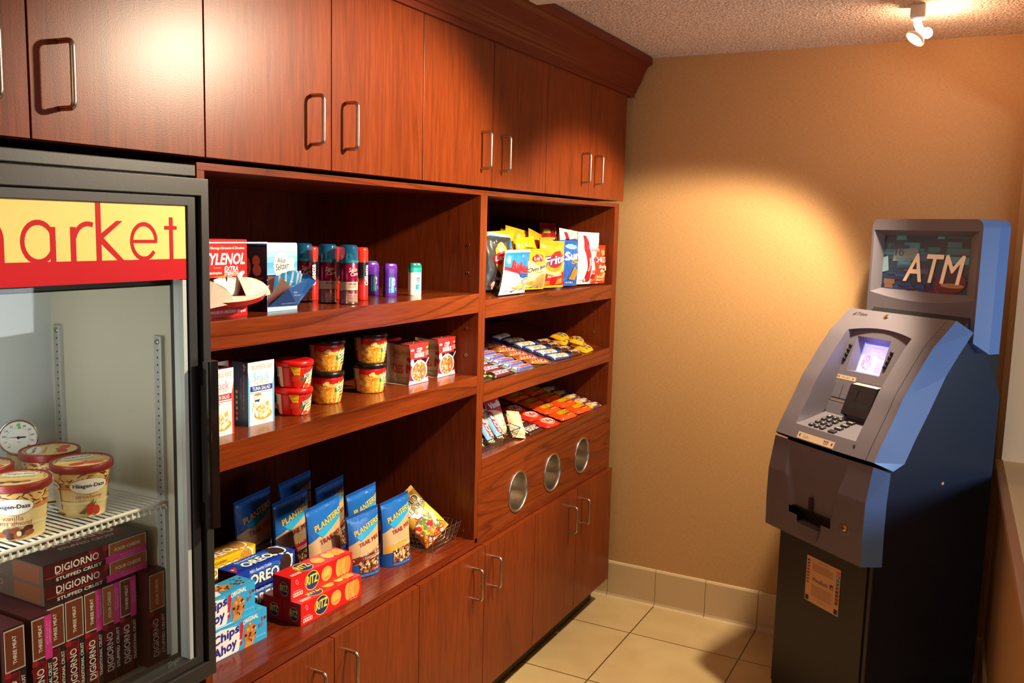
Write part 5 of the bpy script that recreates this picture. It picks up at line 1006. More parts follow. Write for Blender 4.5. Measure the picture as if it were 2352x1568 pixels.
def p_fritos(c, w, h):
    c.ell(w*.0, h*.50, w*.44, h*.22, M('f8d890', .35), .1, 28); c.ell(w*.02, h*.53, w*.40, h*.19, M('e89a24', .35), .1, 28); c.poly([(-w*.49, h*.05), (w*.49, h*.05), (w*.49, h*.36), (0, h*.24), (-w*.49, h*.32)], M('c81c22', .3)); c.ell(0, h*.60, w*.30, h*.17, M('c81c22', .3), .2, 26)
    OUT(c, 'Fritos', 0, h*.60, w*.82, h*.17, 'fbf6ee', '3a2a7a', .035, .15, .12); c.text('The ORIGINAL', w*.04, h*.26, w*.6, h*.05, WHT, .02, .1, .1); c.poly([(w*.05, h*.06), (w*.42, h*.09), (w*.36, h*.20), (w*.1, h*.18)], M('e8922c', .35)); c.poly([(-w*.45, h*.03), (-w*.1, h*.05), (-w*.15, h*.15), (-w*.38, h*.14)], M('e07a24', .35))
def p_sun(c, w, h):
    c.ell(w*.0, h*.86, w*.3, h*.06, M('7fb4e8', .3)); c.text('Sun', -w*.02, h*.66, w*.66, h*.17, WHT, .05, 0, .05); c.text('Chips', w*.16, h*.52, w*.5, h*.09, M('f0a82c', .3), .05, 0, .1)
    c.poly([(-w*.05, h*.15), (w*.30, h*.12), (w*.44, h*.34), (w*.08, h*.42)], M('c8963f', .4)); 
    for k in range(5): c.poly([(-w*.05+w*.07*k, h*(.155-.004*k)), (-w*.02+w*.07*k, h*(.153-.004*k)), (w*.11+w*.07*k, h*(.41-.015*k)), (w*.08+w*.07*k, h*(.415-.015*k))], M('a8782c', .4))
    c.text('ORIGINAL', 0, h*.075, w*.5, h*.035, WHT, .01)
def p_bare(c, w, h):
    R1 = M('b81c2a', .3); c.poly([(-w*.30, h*.93), (-w*.14, h*.93), (-w*.16, h*.70), (-w*.02, h*.30), (w*.0, h*.04), (-w*.22, h*.04), (-w*.2, h*.30), (-w*.32, h*.70)], R1); c.text('Organic', -w*.12, h*.38, h*.26, w*.12, WHT, .02, 0, pi/2+.15)
    c.text('bare', w*.10, h*.66, w*.30, h*.055, M('c8606a', .35), .0); c.text('fruit', w*.32, h*.66, w*.26, h*.06, M('e0a040', .35), .0, .2); c.ell(w*.16, h*.47, w*.15, h*.06, M('d8303a', .3)); c.ell(w*.18, h*.41, w*.13, h*.055, M('e0484a', .3)); c.ell(w*.2, h*.36, w*.10, h*.04, M('c8242c', .3)); c.text('SNACK', w*.2, h*.24, w*.36, h*.05, M('b8606a', .35), .02); c.rect(w*.02, h*.10, w*.40, h*.19, R1)
def p_cheez(c, w, h):
    c.poly([(-w*.49, h*.05), (w*.49, h*.05), (w*.49, h*.30), (-w*.49, h*.22)], M('e0702c', .3)); c.poly([(-w*.05, h*.84), (w*.2, h*.88), (w*.25, h*.76), (w*.0, h*.72)], M('e0904a', .35)); OUT(c, 'CHEEZ-IT', 0, h*.62, w*.86, h*.13, 'fbf6ee', 'a81c1c', .03, 0); c.text('Snack', 0, h*.44, w*.5, h*.075, WHT, .03, .1); c.text('Mix', w*.04, h*.33, w*.36, h*.075, WHT, .03, .1); c.text('Double', -w*.05, h*.18, w*.5, h*.05, WHT, .02, .1); c.text('Cheese', -w*.02, h*.10, w*.5, h*.05, WHT, .02, .1); c.ell(w*.3, h*.40, w*.12, h*.07, M('e8d03a', .3)); c.ell(w*.24, h*.22, w*.15, h*.06, M('e8b070', .35))
def chips(px0, px1, pt, pb, y, base, paint, label, sd, rz=0, lean=10, roll=0, t_=.021, sh=0, back=None, group='chip bags on the top shelf', rough=.26, ws=.94):
    a, b = at(px0, pb, 1, y), at(px1, pb, 1, y); zt = at((px0+px1)/2, pt, 1, y+.03).z; zb = zshelf(1.4655, y)+.007+abs(b.x-a.x)/2*abs(sin(math.radians(roll)))
    w = (b.x-a.x)*ws; h = (zt-zb)/math.cos(math.radians(lean))
    return pillow('chip_bag', label, 'chip bag', ((a.x+b.x)/2, y, zb), (math.radians(-lean), math.radians(roll), rz), w, h, t_, base, paint, group, sd=sd, back=back, rough=rough, wr=1.35, shear=sh)
chips(1114, 1172, 543, 682, .072, '3a3b3e', p_lays, 'black barbecue chip bag, leftmost large bag in the front row', 1, -.04, 4, 2)
chips(1092, 1128, 560, 680, .10, '3a3b3e', p_lays, 'black chip bag half hidden behind the upright divider', 2, 0, 6)
chips(1143, 1206, 573, 680, .030, 'dddbe0', p_ruffles, 'blue and silver ridged chip bag in the front row', 3, .02, 2, 0, sh=.34, ws=.98)
chips(1120, 1180, 536, 670, .125, 'dddbe0', p_ruffles, 'blue and silver ridged chip bag behind the black one', 4, .05, 6, 4)
chips(1199, 1246, 570, 675, .046, 'e8b21c', p_oven, 'tan and yellow baked chip bag left of the orange corn chip bag', 5, -.06, 3, 1, sh=.16)
chips(1236, 1290, 552, 671, .044, 'f0a930', p_fritos, 'orange and red corn chip bag in the front row', 6, -.06, 3, 1, sh=.10)
chips(1281, 1321, 551, 667, .044, '1c5fc0', p_sun, 'bright blue multigrain chip bag in the front row', 7, -.08, 3, 1, sh=.10)
chips(1324, 1370, 533, 662, .040, 'dcd8d8', p_bare, 'tall white and dark red dried fruit bag', 8, -.06, 3, 1, sh=.08, t_=.022)
chips(1356, 1386, 562, 657, .034, 'c83a1c', p_cheez, 'orange and red cheese snack mix bag, farthest right', 9, -.05, 2, 1, sh=.05, t_=.02)
pl = lambda c, w, h: p_lays(c, w, h, 'e0a020', 'Classic', False)
for k, (a, b, tp_, y, rl, bs) in enumerate(((1124, 1178, 530, .16, -3, 'e8b81c'), (1158, 1206, 523, .19, 8, 'e2a91c'), (1188, 1232, 545, .12, -4, 'efc21c'), (1205, 1247, 530, .17, 10, 'e0a028'), (1140, 1190, 527, .25, 4, 'd99a20'))):
    chips(a, b, tp_, 650, y, bs, pl, ['yellow chip bag behind the ridged chip bags, at the left', 'yellow chip bag with the highest tip, second row', 'yellow chip bag tilted behind the tan baked chip bag', 'golden chip bag in front of the red cracker bag', 'yellow chip bag farthest back on the left'][k], 20+k, .1*k-.2, 4, rl)
chips(1243, 1276, 545, 650, .125, 'f0a930', p_fritos, 'orange corn chip bag behind the front one', 31, 0, 5); chips(1284, 1330, 527, 650, .115, 'd9d8da', p_bare, 'white dried fruit bag behind the blue chip bag', 32, 0, 5, 4, t_=.026); chips(1310, 1352, 528, 650, .19, 'd9d8da', p_bare, 'white dried fruit bag behind the tall one', 33, 0, 4, t_=.026)
chips(1246, 1284, 550, 650, .20, '1c5fc0', p_sun, 'blue chip bag behind the orange corn chip bags', 34, 0, 5)
def p_cz2(c, w, h): OUT(c, 'CHEEZ-IT', 0, h*.60, w*.9, h*.14, 'f2ece4', '7a1414', .03, 0); c.rect(-w*.45, h*.78, -w*.12, h*.87, M('d8d44a', .4)); c.poly([(w*.2, h*.74), (w*.4, h*.78), (w*.38, h*.92), (w*.22, h*.92)], M('c88a6a', .4)); c.lines(-w*.4, h*.68, w*.45, h*.71, 1, M('c8702c', .4), .1)
chips(1238, 1276, 512, 640, .27, 'a51a1c', p_cz2, 'dark red cracker bag standing tallest at the back', 35, 0, 2, t_=.028)

# =================================================================== CANDY on the middle shelf
def wrapper(name, label, cat, loc, rot, L, Wd, Hh, base, paint, group=None, sd=1, rough=.25, ends=.012, endc=None, wr=1):
    m = MB(); B_ = M(base, rough); E_ = M(endc or base, rough); e = ends
    def T(u, v):
        a = abs(u); k = 1 if a < L/2-e*1.8 else max(0, (L/2-e-a)/(e*.8)); q_ = max(0, 1-abs(2*v/Wd)**3)**.5
        return Hh*min(1, k)**.6*q_+.0007*wr*noise.noise(Vector((u*60, v*60, sd)))*min(1, k)
    def F(u, v, q): kk = 1-.10*(1 if abs(u) > L/2-e*1.5 else 0); return (u, v*kk, .0012+T(u, v)+q+(.0010*sin(v*900) if abs(u) > L/2-e else 0))
    m.grid(lambda a, b: F((a-.5)*L, (b-.5)*Wd, 0), 26, 8, B_, lambda u, v: E_ if u < e/L or u > 1-e/L else B_)
    m.grid(lambda a, b: ((a-.5)*L, (b-.5)*Wd*(1-.1*(1 if abs(a-.5)*L > L/2-e*1.5 else 0)), .0004), 26, 2, B_, flip=True)
    for sg in (-1, 1):
        P = [F((k/26-.5)*L, sg*Wd/2, 0) for k in range(27)]; m.add(P+[(p[0], p[1], .0004) for p in P], [(k, k+1, 28+k, 27+k) for k in range(26)], B_)
    paint(CV(m, F, .012, .0006, .00008), L, Wd); o = m.build(name, loc=loc); o.rotation_euler = rot
    return tag(o, label, cat, group)
def trot(rz, zx=0): return (Matrix.Rotation(TILT, 3, 'X') @ Matrix.Rotation(rz, 3, 'Z')).to_euler()
def q_snick(c, L, W): c.poly([(-L*.36, -W*.40), (L*.34, -W*.40), (L*.40, W*.38), (-L*.30, W*.38)], M('c8202c', .3)); c.poly([(-L*.34, -W*.33), (L*.32, -W*.33), (L*.37, W*.31), (-L*.29, W*.31)], M('f4f2f4', .3)); c.text('SNICKERS', .001, 0, L*.60, W*.46, M('1f2a7a', .3), .03, .1); c.rect(-L*.46, -W*.2, -L*.40, W*.2, M('6ab84a', .3))
def q_musk(c, L, W): c.rect(-L*.40, -W*.44, L*.40, W*.44, M('ece4ea', .3)); c.rect(-L*.40, -W*.44, L*.40, -W*.24, M('3f58b8', .3)); c.blobs(-L*.40, W*.26, L*.40, W*.42, 12, [M('3a4a9a', .3)], .002, .004, 3, .4); c.text('Musketeers', L*.05, .0, L*.62, W*.44, M('c8303c', .3), .03, .1); c.text('3', -L*.34, 0, L*.06, W*.5, M('7a88c8', .3), .03); c.rect(-L*.49, -W*.2, -L*.44, W*.2, M('6ab84a', .3))
def q_twix(c, L, W): OUT(c, 'TWIX', .0, 0, L*.62, W*.70, 'c81c28', 'f6ecd8', .05, .1); c.text('TWIX', .0, 0, L*.58, W*.60, M('d8202c', .3), .03, .1); c.poly([(-L*.45, W*.1), (-L*.36, W*.44), (-L*.45, W*.44)], M('c8202c', .3)); c.blobs(L*.3, -W*.4, L*.46, W*.1, 8, [M('e8b04a', .3), M('f0d080', .3)], .002, .004, 5)
def q_almond(c, L, W): c.rect(-L*.40, -W*.44, L*.40, W*.44, M('f2ece4', .3)); c.text('Almond Joy', .0, W*.26, L*.66, W*.30, M('3a1c18', .3), .04, .15); c.ell(L*.03, -W*.12, L*.22, W*.24, M('e0c074', .35)); c.ell(L*.05, -W*.10, L*.17, W*.16, M('f0d89a', .35), .1); c.blobs(-L*.38, -W*.4, L*.38, W*.0, 10, [M('4a2a22', .35), M('c89a4a', .35)], .0015, .004, 7, .4)
def q_five(c, L, W): c.rect(-L*.38, -W*.42, L*.38, W*.42, M('3a1c14', .3)); OUT(c, 'OH HENRY!', 0, W*.0, L*.64, W*.5, 'f4ecdc', '7a3018', .03, .1); c.poly([(L*.22, -W*.4), (L*.42, -W*.4), (L*.42, W*.4), (L*.34, W*.4)], M('d83028', .3)); c.blobs(-L*.1, -W*.44, L*.2, -W*.2, 7, [M('e8a030', .3)], .002, .003, 5)
def q_mm(c, L, W):
    c.text('peanut', -L*.12, W*.30, L*.3, W*.12, M('3a1c10', .3), .02); OUT(c, "m&m's", -L*.02, W*.04, L*.5, W*.3, '4a2414', 'f4e8c8', .04, 0); c.ell(L*.24, -W*.1, L*.08, W*.16, M('e8c83a', .3)); c.ell(L*.12, -W*.28, L*.06, W*.11, M('3a5a9a', .3)); c.ell(-L*.2, -W*.28, L*.06, W*.10, M('4a8a3a', .3))
def q_green(c, L, W): c.rect(-L*.4, -W*.4, L*.4, W*.4, M('3a2018', .3)); c.text('NutRageous', 0, 0, L*.66, W*.4, M('c8d06a', .3), .02, .1)
Z2 = 1.1880
def candy(x, y, kind, label, rz=0, lift=0, L=None):
    sp = {'snick': ('3a1d1c', q_snick, .138, .040, .013, 'brown red and white candy bars', '2c1514'), 'musk': ('8a8a94', q_musk, .150, .036, .012, 'silver blue and red candy bars', '9a9aa4'), 'twix': ('b8762c', q_twix, .122, .038, .011, 'gold candy bars with red lettering', 'a86a24'),
          'alm': ('1f4aa0', q_almond, .140, .044, .013, 'white and blue coconut candy bars', '1b3f92'), 'five': ('4a2418', q_five, .120, .040, .012, 'dark brown candy bars with cream lettering', '2c5aa8'), 'mm': ('e2a51c', q_mm, .118, .062, .013, 'yellow candy packets', 'd99a18'), 'grn': ('33201a', q_green, .120, .042, .012, None, '3a2a20')}[kind]
    return wrapper('candy_bar' if kind != 'mm' else 'candy_packet', label, 'candy bar' if kind != 'mm' else 'candy packet', (x, y, zshelf(Z2, y)+.0022+lift), trot(rz), L or sp[2], sp[3], sp[4], sp[0], sp[1], sp[5], sd=x*7+y*3, endc=sp[6])
OR5 = ['front row', 'second row from the front', 'third row from the front', 'fourth row from the front', 'fifth row from the front', 'last row, at the back']
cand = [('snick', -1.085, .040, .043, 5, 0, 'brown, red and white candy bar, %s of the leftmost full column'), ('musk', -.912, .036, .039, 6, 0, 'silver candy bar with blue edge and red lettering, %s'), ('twix', -.755, .052, .046, 5, -.42, 'gold candy bar with red lettering, %s'),
        ('alm', -.575, .048, .050, 5, -.12, 'white and blue coconut candy bar, %s'), ('five', -.432, .045, .047, 4, -.10, 'dark brown bar with cream lettering, %s')]
for kind, x, y0, dy, n, rz, lab in cand:
    for k in range(n): candy(x+jit(0, .006), y0+dy*k, kind, lab % (OR5[k] if k < n-1 or n < 6 else OR5[5]), rz+jit(0, .06))
candy(-1.208, .038, 'grn', 'dark wrapped bar with green lettering, beside the upright divider', 0, 0, .10)
for k in range(3): candy(-1.210, .082+.043*k, 'snick', ['brown candy bar beside the divider, just behind the green lettered one', 'brown candy bar beside the divider, third from the front', 'brown candy bar beside the divider, fourth from the front'][k], 0, 0, .10)
for k, (x, y, r, l) in enumerate(((-.300, .054, .1, 0), (-.262, .095, .25, 0), (-.300, .15, -.15, 0), (-.262, .105, .35, .015), (-.285, .175, .1, .013))): candy(x, y, 'mm', ['yellow candy packet at the front, with writing reaching the shelf lip', 'yellow candy packet just behind the front one', 'yellow candy packet farthest back', 'yellow candy packet lying on top, nearest the shelf end', 'yellow candy packet lying on top, toward the back'][k], r, l)
candy(-.585, .302, 'alm', 'white and blue coconut candy bar lying alone at the back', .1)
m_ = CLEAR
for k, (x0, x1) in enumerate(((-1.160, -1.008), (-.992, -.832), (-.826, -.668), (-.655, -.505))):
    mm = MB(); mm.box((x0, .016, -.0004), (x1, .018, .0135), m_); mm.box((x0, .016, -.0004), (x1, .030, .0006), m_)
    mm2 = mm.build('display_tray', loc=(0, 0, zshelf(Z2, .016)+.0005)); tag(mm2, ['clear plastic tray lip in front of the brown and red candy bars', 'clear plastic tray lip in front of the silver and blue bars', 'clear plastic tray lip in front of the gold candy bars', 'clear plastic tray lip in front of the coconut bars'][k], 'display tray', 'clear candy trays')

# =================================================================== CANDY on the lower shelf
Z3 = .9335
def q_reese(c, L, W): c.text("REESE'S", 0, W*.08, L*.62, W*.34, M('5a2a10', .3), .06, .2, .05); c.text("REESE'S", 0, W*.09, L*.62, W*.34, M('f6d81c', .3), .03, .2, .05); c.rect(-L*.1, -W*.22, L*.22, -W*.18, M('4a2410', .3)); c.rect(-L*.05, -W*.32, L*.22, -W*.28, M('f6d81c', .3)); c.rect(L*.32, -W*.35, L*.40, W*.1, M('b85a1c', .3))
def q_kit(c, L, W): c.ell(0, 0, L*.34, W*.40, M('f4b070', .3), .05, 24); c.ell(0, 0, L*.32, W*.36, M('e0301f', .3), .05, 24); c.ell(-L*.0, 0, L*.29, W*.31, M('fbf4ee', .3), .05, 24); c.text('KitKat', 0, 0, L*.44, W*.38, M('d8241c', .3), .05, .15)
def q_hersh(c, L, W): c.text("HERSHEY'S", 0, 0, L*.80, W*.52, M('e8ddd4', .3), .03); c.text('MILK CHOCOLATE', 0, W*.36, L*.4, W*.1, M('c8b8a8', .3), .01)
def q_butter(c, L, W): c.poly([(-L*.4, -W*.4), (L*.1, -W*.4), (-L*.02, W*.4), (-L*.4, W*.4)], M('e8c030', .3)); c.text('Raisinets', -.0, 0, L*.6, W*.4, M('f0e0f0', .3), .04, .1); c.blobs(-L*.4, -W*.4, L*.4, W*.4, 10, [M('4a2a6a', .3), M('f0d040', .3)], .002, .005, 3)
def low(kind, x, y, label, rz=0, lift=0):
    sp = {'reese': ('e8501a', q_reese, .150, .072, .012, 'orange peanut butter candy packets', 'd8441a'), 'kit': ('dc2c1c', q_kit, .125, .070, .011, 'red wafer candy packets', 'c82418'), 'hersh': ('3a1a1c', q_hersh, .140, .058, .009, 'dark chocolate bar wrappers', '33171a'), 'but': ('5a3a7a', q_butter, .105, .050, .011, 'yellow and purple candy packets', 'e0b82c')}[kind]
    return wrapper('candy_packet', label, 'candy packet', (x, y, zshelf(Z3, y)+.0015+lift), trot(rz), sp[2], sp[3], sp[4], sp[0], sp[1], sp[5], sd=x*5+y, endc=sp[6])
for k in range(3): low('hersh', -.800+jit(0, .004), .050+.062*k, 'dark brown chocolate bar with pale lettering, '+OR5[k])
for k in range(3): low('kit', -.655, .052+.073*k, 'red wafer packet with white oval, '+OR5[k], -.05)
for k in range(4): low('reese', -.500+jit(0, .004), .052+.072*k, 'orange packet with yellow lettering, left column, '+OR5[k], -.04, .004)
for k in range(4): low('reese', -.340+jit(0, .004), .052+.072*k, 'orange packet with yellow lettering, right column, '+OR5[k], -.04, .004)
for k in range(5): low('but', -.210, .042+.052*k, 'yellow and purple packet beside the shelf end, '+OR5[k], -.03)
WB = M('4a4a4e', .3, .8)
t = wire_basket((-1.105, .120, zshelf(Z3, .035)), 0, 'dark wire basket holding energy bars on the lowest candy shelf', .300, .190, .280, .170, .050, 17, 9, 4, WB)
t.rotation_euler = (TILT, 0, 0); t.location.z = zshelf(Z3, .120)+.001
def q_clif(c, L, W):
    c.poly([(-L*.40, -W*.30), (L*.26, -W*.30), (L*.34, W*.30), (-L*.34, W*.30)], M('a81c30', .3)); c.text('CLIF', -L*.0, 0, L*.44, W*.40, M('f4ece4', .3), .05, .1); c.text('BAR', -L*.30, 0, L*.10, W*.28, M('f4ece4', .3), .03); c.rect(-L*.42, -W*.46, L*.36, -W*.34, M('6ab0dc', .3)); c.poly([(L*.30, -W*.5), (L*.47, -W*.5), (L*.47, W*.5), (L*.36, W*.5)], M('d8b070', .35))
def bar_up(x, y, lean, label, base='7ab8de', rz=0, zup=0, paint=q_clif, L=.150, W=.050, roll=0):
    R3 = Matrix.Rotation(rz, 3, 'Z') @ Matrix.Rotation(-lean, 3, 'X') @ Matrix.Rotation(roll, 3, 'Y') @ Matrix(((0, 1, 0), (0, 0, -1), (-1, 0, 0))).transposed().to_3x3()
    # length upright, face to the room
    X_ = Vector((0, 0, 1)); Y_ = Vector((-1, 0, 0)); Zn = Vector((0, -1, 0)); B3 = Matrix((X_, Y_, Zn)).transposed()
    R3 = Matrix.Rotation(rz, 3, 'Z') @ Matrix.Rotation(-lean, 3, 'X') @ Matrix.Rotation(roll, 3, 'Y') @ B3
    base_p = Vector((x, y, zshelf(Z3, y)+.006+zup)); ctr = base_p+R3 @ Vector((L/2, 0, 0))
    return wrapper('energy_bar', label, 'energy bar', ctr, R3.to_euler(), L, W, .014, base, paint, 'energy bars in the wire basket', sd=x*9+y, endc='d8b070')
def q_tan(c, L, W): c.poly([(-L*.4, -W*.4), (L*.2, -W*.4), (L*.3, W*.4), (-L*.4, W*.4)], M('d8a86a', .35)); c.ell(L*.1, 0, L*.12, W*.3, M('c8303a', .3)); c.ell(L*.1, 0, L*.07, W*.2, WHT)
def q_pinkbag(c, L, W): c.poly([(L*.02, -W*.48), (L*.36, -W*.48), (L*.36, W*.48), (L*.06, W*.48)], M('c8304a', .3)); c.text('Vanilla', L*.2, 0, W*.8, L*.14, WHT, .05, .2, pi/2*3+.3)
bz = .0
for k, (x, y, ln, rl, pt, bs, lb) in enumerate(((-1.180, .052, .72, .10, q_clif, '7ab8de', 'blue energy bar at the front left of the wire basket'), (-1.105, .050, .74, .14, q_clif, '7ab8de', 'blue energy bar at the front middle of the wire basket'), (-1.035, .054, .80, .22, q_clif, '7ab8de', 'blue energy bar at the front right of the wire basket'),
    (-1.190, .092, .56, -.06, q_tan, 'd9ac6c', 'tan energy bar in the second row, left'), (-1.125, .094, .54, .12, q_tan, 'd9ac6c', 'tan energy bar in the second row, middle'), (-1.062, .096, .58, .26, q_tan, 'dcb274', 'tan energy bar in the second row, right'),
    (-1.175, .136, .40, .12, q_clif, 'd9ac6c', 'tan energy bar in the back row, left'), (-1.105, .138, .38, -.1, q_tan, 'd9ac6c', 'tan energy bar in the back row, middle'), (-1.185, .178, .22, .0, q_tan, '8a8f96', 'grey wrapped energy bar, farthest back and left'))):
    bar_up(x, y, ln, lb, bs, -.05, .010, pt, .132 if y < .06 else .158, .044, rl)
bar_up(-.975, .085, .55, 'pale peach snack wrapper with red top, right of the energy bars', 'eecfae', -.1, .0, q_pinkbag, .165, .085, .22)
bar_up(-.935, .030, .80, 'pale peach snack wrapper drooping over the shelf lip', 'f0cba4', -.5, .0, lambda c, L, W: c.blobs(-L*.4, -W*.4, L*.4, W*.4, 8, [M('f4dcc0', .3), M('e8b48a', .3)], .006, .014, 4), .120, .060, .20)

# =================================================================== INSIDE THE FREEZER
def tub(loc, rz, label, straw=True):
    t = thing('ice_cream_tub', label, 'ice cream tub', loc, rz, 'ice cream tubs'); h = .090; rf = lambda v: .0415+.0095*v/h; m = MB(); CR = M('e6cf96', .4)
    m.lathe([(.039, .002), (.0415, 0)]+[(rf(h*k/8), h*k/8) for k in range(9)], CR, 44); c = wrap(m, rf, .008, .0006, .046); BR = M('a85a3a', .4)
    c.rect(-.144, h*.62, .144, h*.80, M('d08a5c', .4)); c.rect(-.144, h*.72, .144, h*.98, M('e0b870', .4)); rn = random.Random(len(label))
    for k in range(150): u, v, r = -.14+.28*rn.random(), h*(.70+.28*rn.random()), rn.random(); c.ell(u, v, .0055, .0011, M(['8a3a28', 'f0dca0', '6a2a20'][k % 3], .4), r*2-1, 8, False); c.h += .000004
    c.h += .0002; c.rect(-.144, h*.30, .144, h*.36, M('eddcae', .4)); c.ell(.0, h*.70, .0335, .0155, M('b89058', .4), 0, 30); c.ell(.0, h*.70, .0325, .0146, M('f4f0e8', .4), 0, 30)
    c.text('Häagen-Dazs', 0, h*.70, .054, .0095, M('22203a', .4), .03)
    if straw:
        c.text('strawberry', 0, h*.46, .048, .009, M('9a4a3a', .4), .0); c.text('ICE CREAM', 0, h*.375, .02, .003, M('c8a070', .4), 0); c.poly([(-.020, h*.10), (-.006, h*.22), (-.008, h*.08)], M('4a6a2a', .4)); c.ell(.002, h*.19, .0085, .0125, M('c03020', .35), -.2); c.ell(.013, h*.15, .007, .010, M('c8402a', .35), .3); c.poly([(.0, h*.30), (.008, h*.42), (.006, h*.30), (.014, h*.38), (.009, h*.28)], M('5a7a3a', .4))
    else:
        c.text('vanilla', 0, h*.47, .034, .0085, M('9a4a3a', .4), 0); c.text('swiss almond', 0, h*.365, .060, .0085, M('9a4a3a', .4), 0); c.text('ICE CREAM', 0, h*.295, .02, .003, M('c8a070', .4), 0)
        for u, v, cl in ((-.020, .13, 'a8562c'), (-.010, .20, '5a2a20'), (-.005, .09, '4a2420'), (.008, .11, 'a8562c'), (.002, .22, '8a4028'), (.016, .17, '4a2420'), (.024, .24, '5a2a20'), (.026, .15, 'a8562c')): c.ell(u, h*v, .0085, .0055, M(cl, .35), .2)
        c.ell(.009, h*.15, .004, .005, M('e8d8a8', .4))
    a = -.066; c.rect(a-.018, h*.16, a+.012, h*.62, M('dcd8cc', .45)); c.ell(a-.003, h*.70, .017, .0085, M('e4e0d4', .45)); c.text('Häagen-Dazs', a-.003, h*.70, .025, .0045, INK, .01); c.lines(a-.015, h*.20, a+.010, h*.60, 13, M('9a948a', .45), .2, .3); c.rect(-.080, h*.05, -.048, h*.085, M('33301f', .4)); m.build('tub', t)
    m = MB(); RL = M('8a231b', .38); z = h-.001; R = .0565
    m.lathe([(.050, z), (R-.0015, z), (R, z+.0015), (R+.0004, z+.014), (R-.001, z+.0155), (R-.003, z+.0155), (R-.0045, z+.0135), (.0001, z+.0133)], RL, 48)
    c = CV(m, lambda u, v, q: (u, v, z+.0134+q)); c.ell(0, 0, .0505, .0505, M('e6cd8c', .4), 0, 40); c.ell(.0, .028, .030, .0135, M('f4f0e8', .4), 0, 28); c.text('Häagen-Dazs', 0, .028, .048, .009, INK, .03); c.text('strawberry' if straw else 'vanilla swiss almond', 0, .008, .055, .0085, M('a85a3a', .4), 0); c.poly([(-.049, -.005), (-.02, -.012), (.02, -.012), (.049, -.004), (.044, -.022), (-.044, -.022)], M('e0b45a', .4))
    if straw: c.ell(-.014, -.024, .016, .010, M('c8301c', .35), .2); c.ell(.016, -.026, .018, .010, M('d8402a', .35), -.2); c.poly([(-.004, -.014), (.010, -.008), (.004, -.018)], M('4a6a2a', .4))
    else: [c.ell(-.02+.013*k, -.028+.004*(k % 2), .009, .006, M(['4a2420', 'a8562c'][k % 2], .35), .3) for k in range(4)]
    for k in range(46): a_ = pi*(k/46)+rn.random()*.1; r_ = .043+.006*rn.random(); c.ell(r_*cos(a_), r_*sin(a_)*.98, .0035, .0009, M(['a84a28', '8a3a20'][k % 2], .4), a_+1, 7, False)
    m.build('lid', t); return t
ZT_ = 1.1285
tub((-2.676, .100, ZT_), -.38, 'strawberry ice cream tub at the front right of the wire shelf'); tub((-2.816, .088, ZT_), -.78, 'vanilla almond ice cream tub at the front left of the wire shelf', False)
tub((-2.657, .222, ZT_), .85, 'strawberry ice cream tub behind the front right one'); tub((-2.800, .222, ZT_), -.3, 'strawberry ice cream tub partly cut off, behind the front left one')
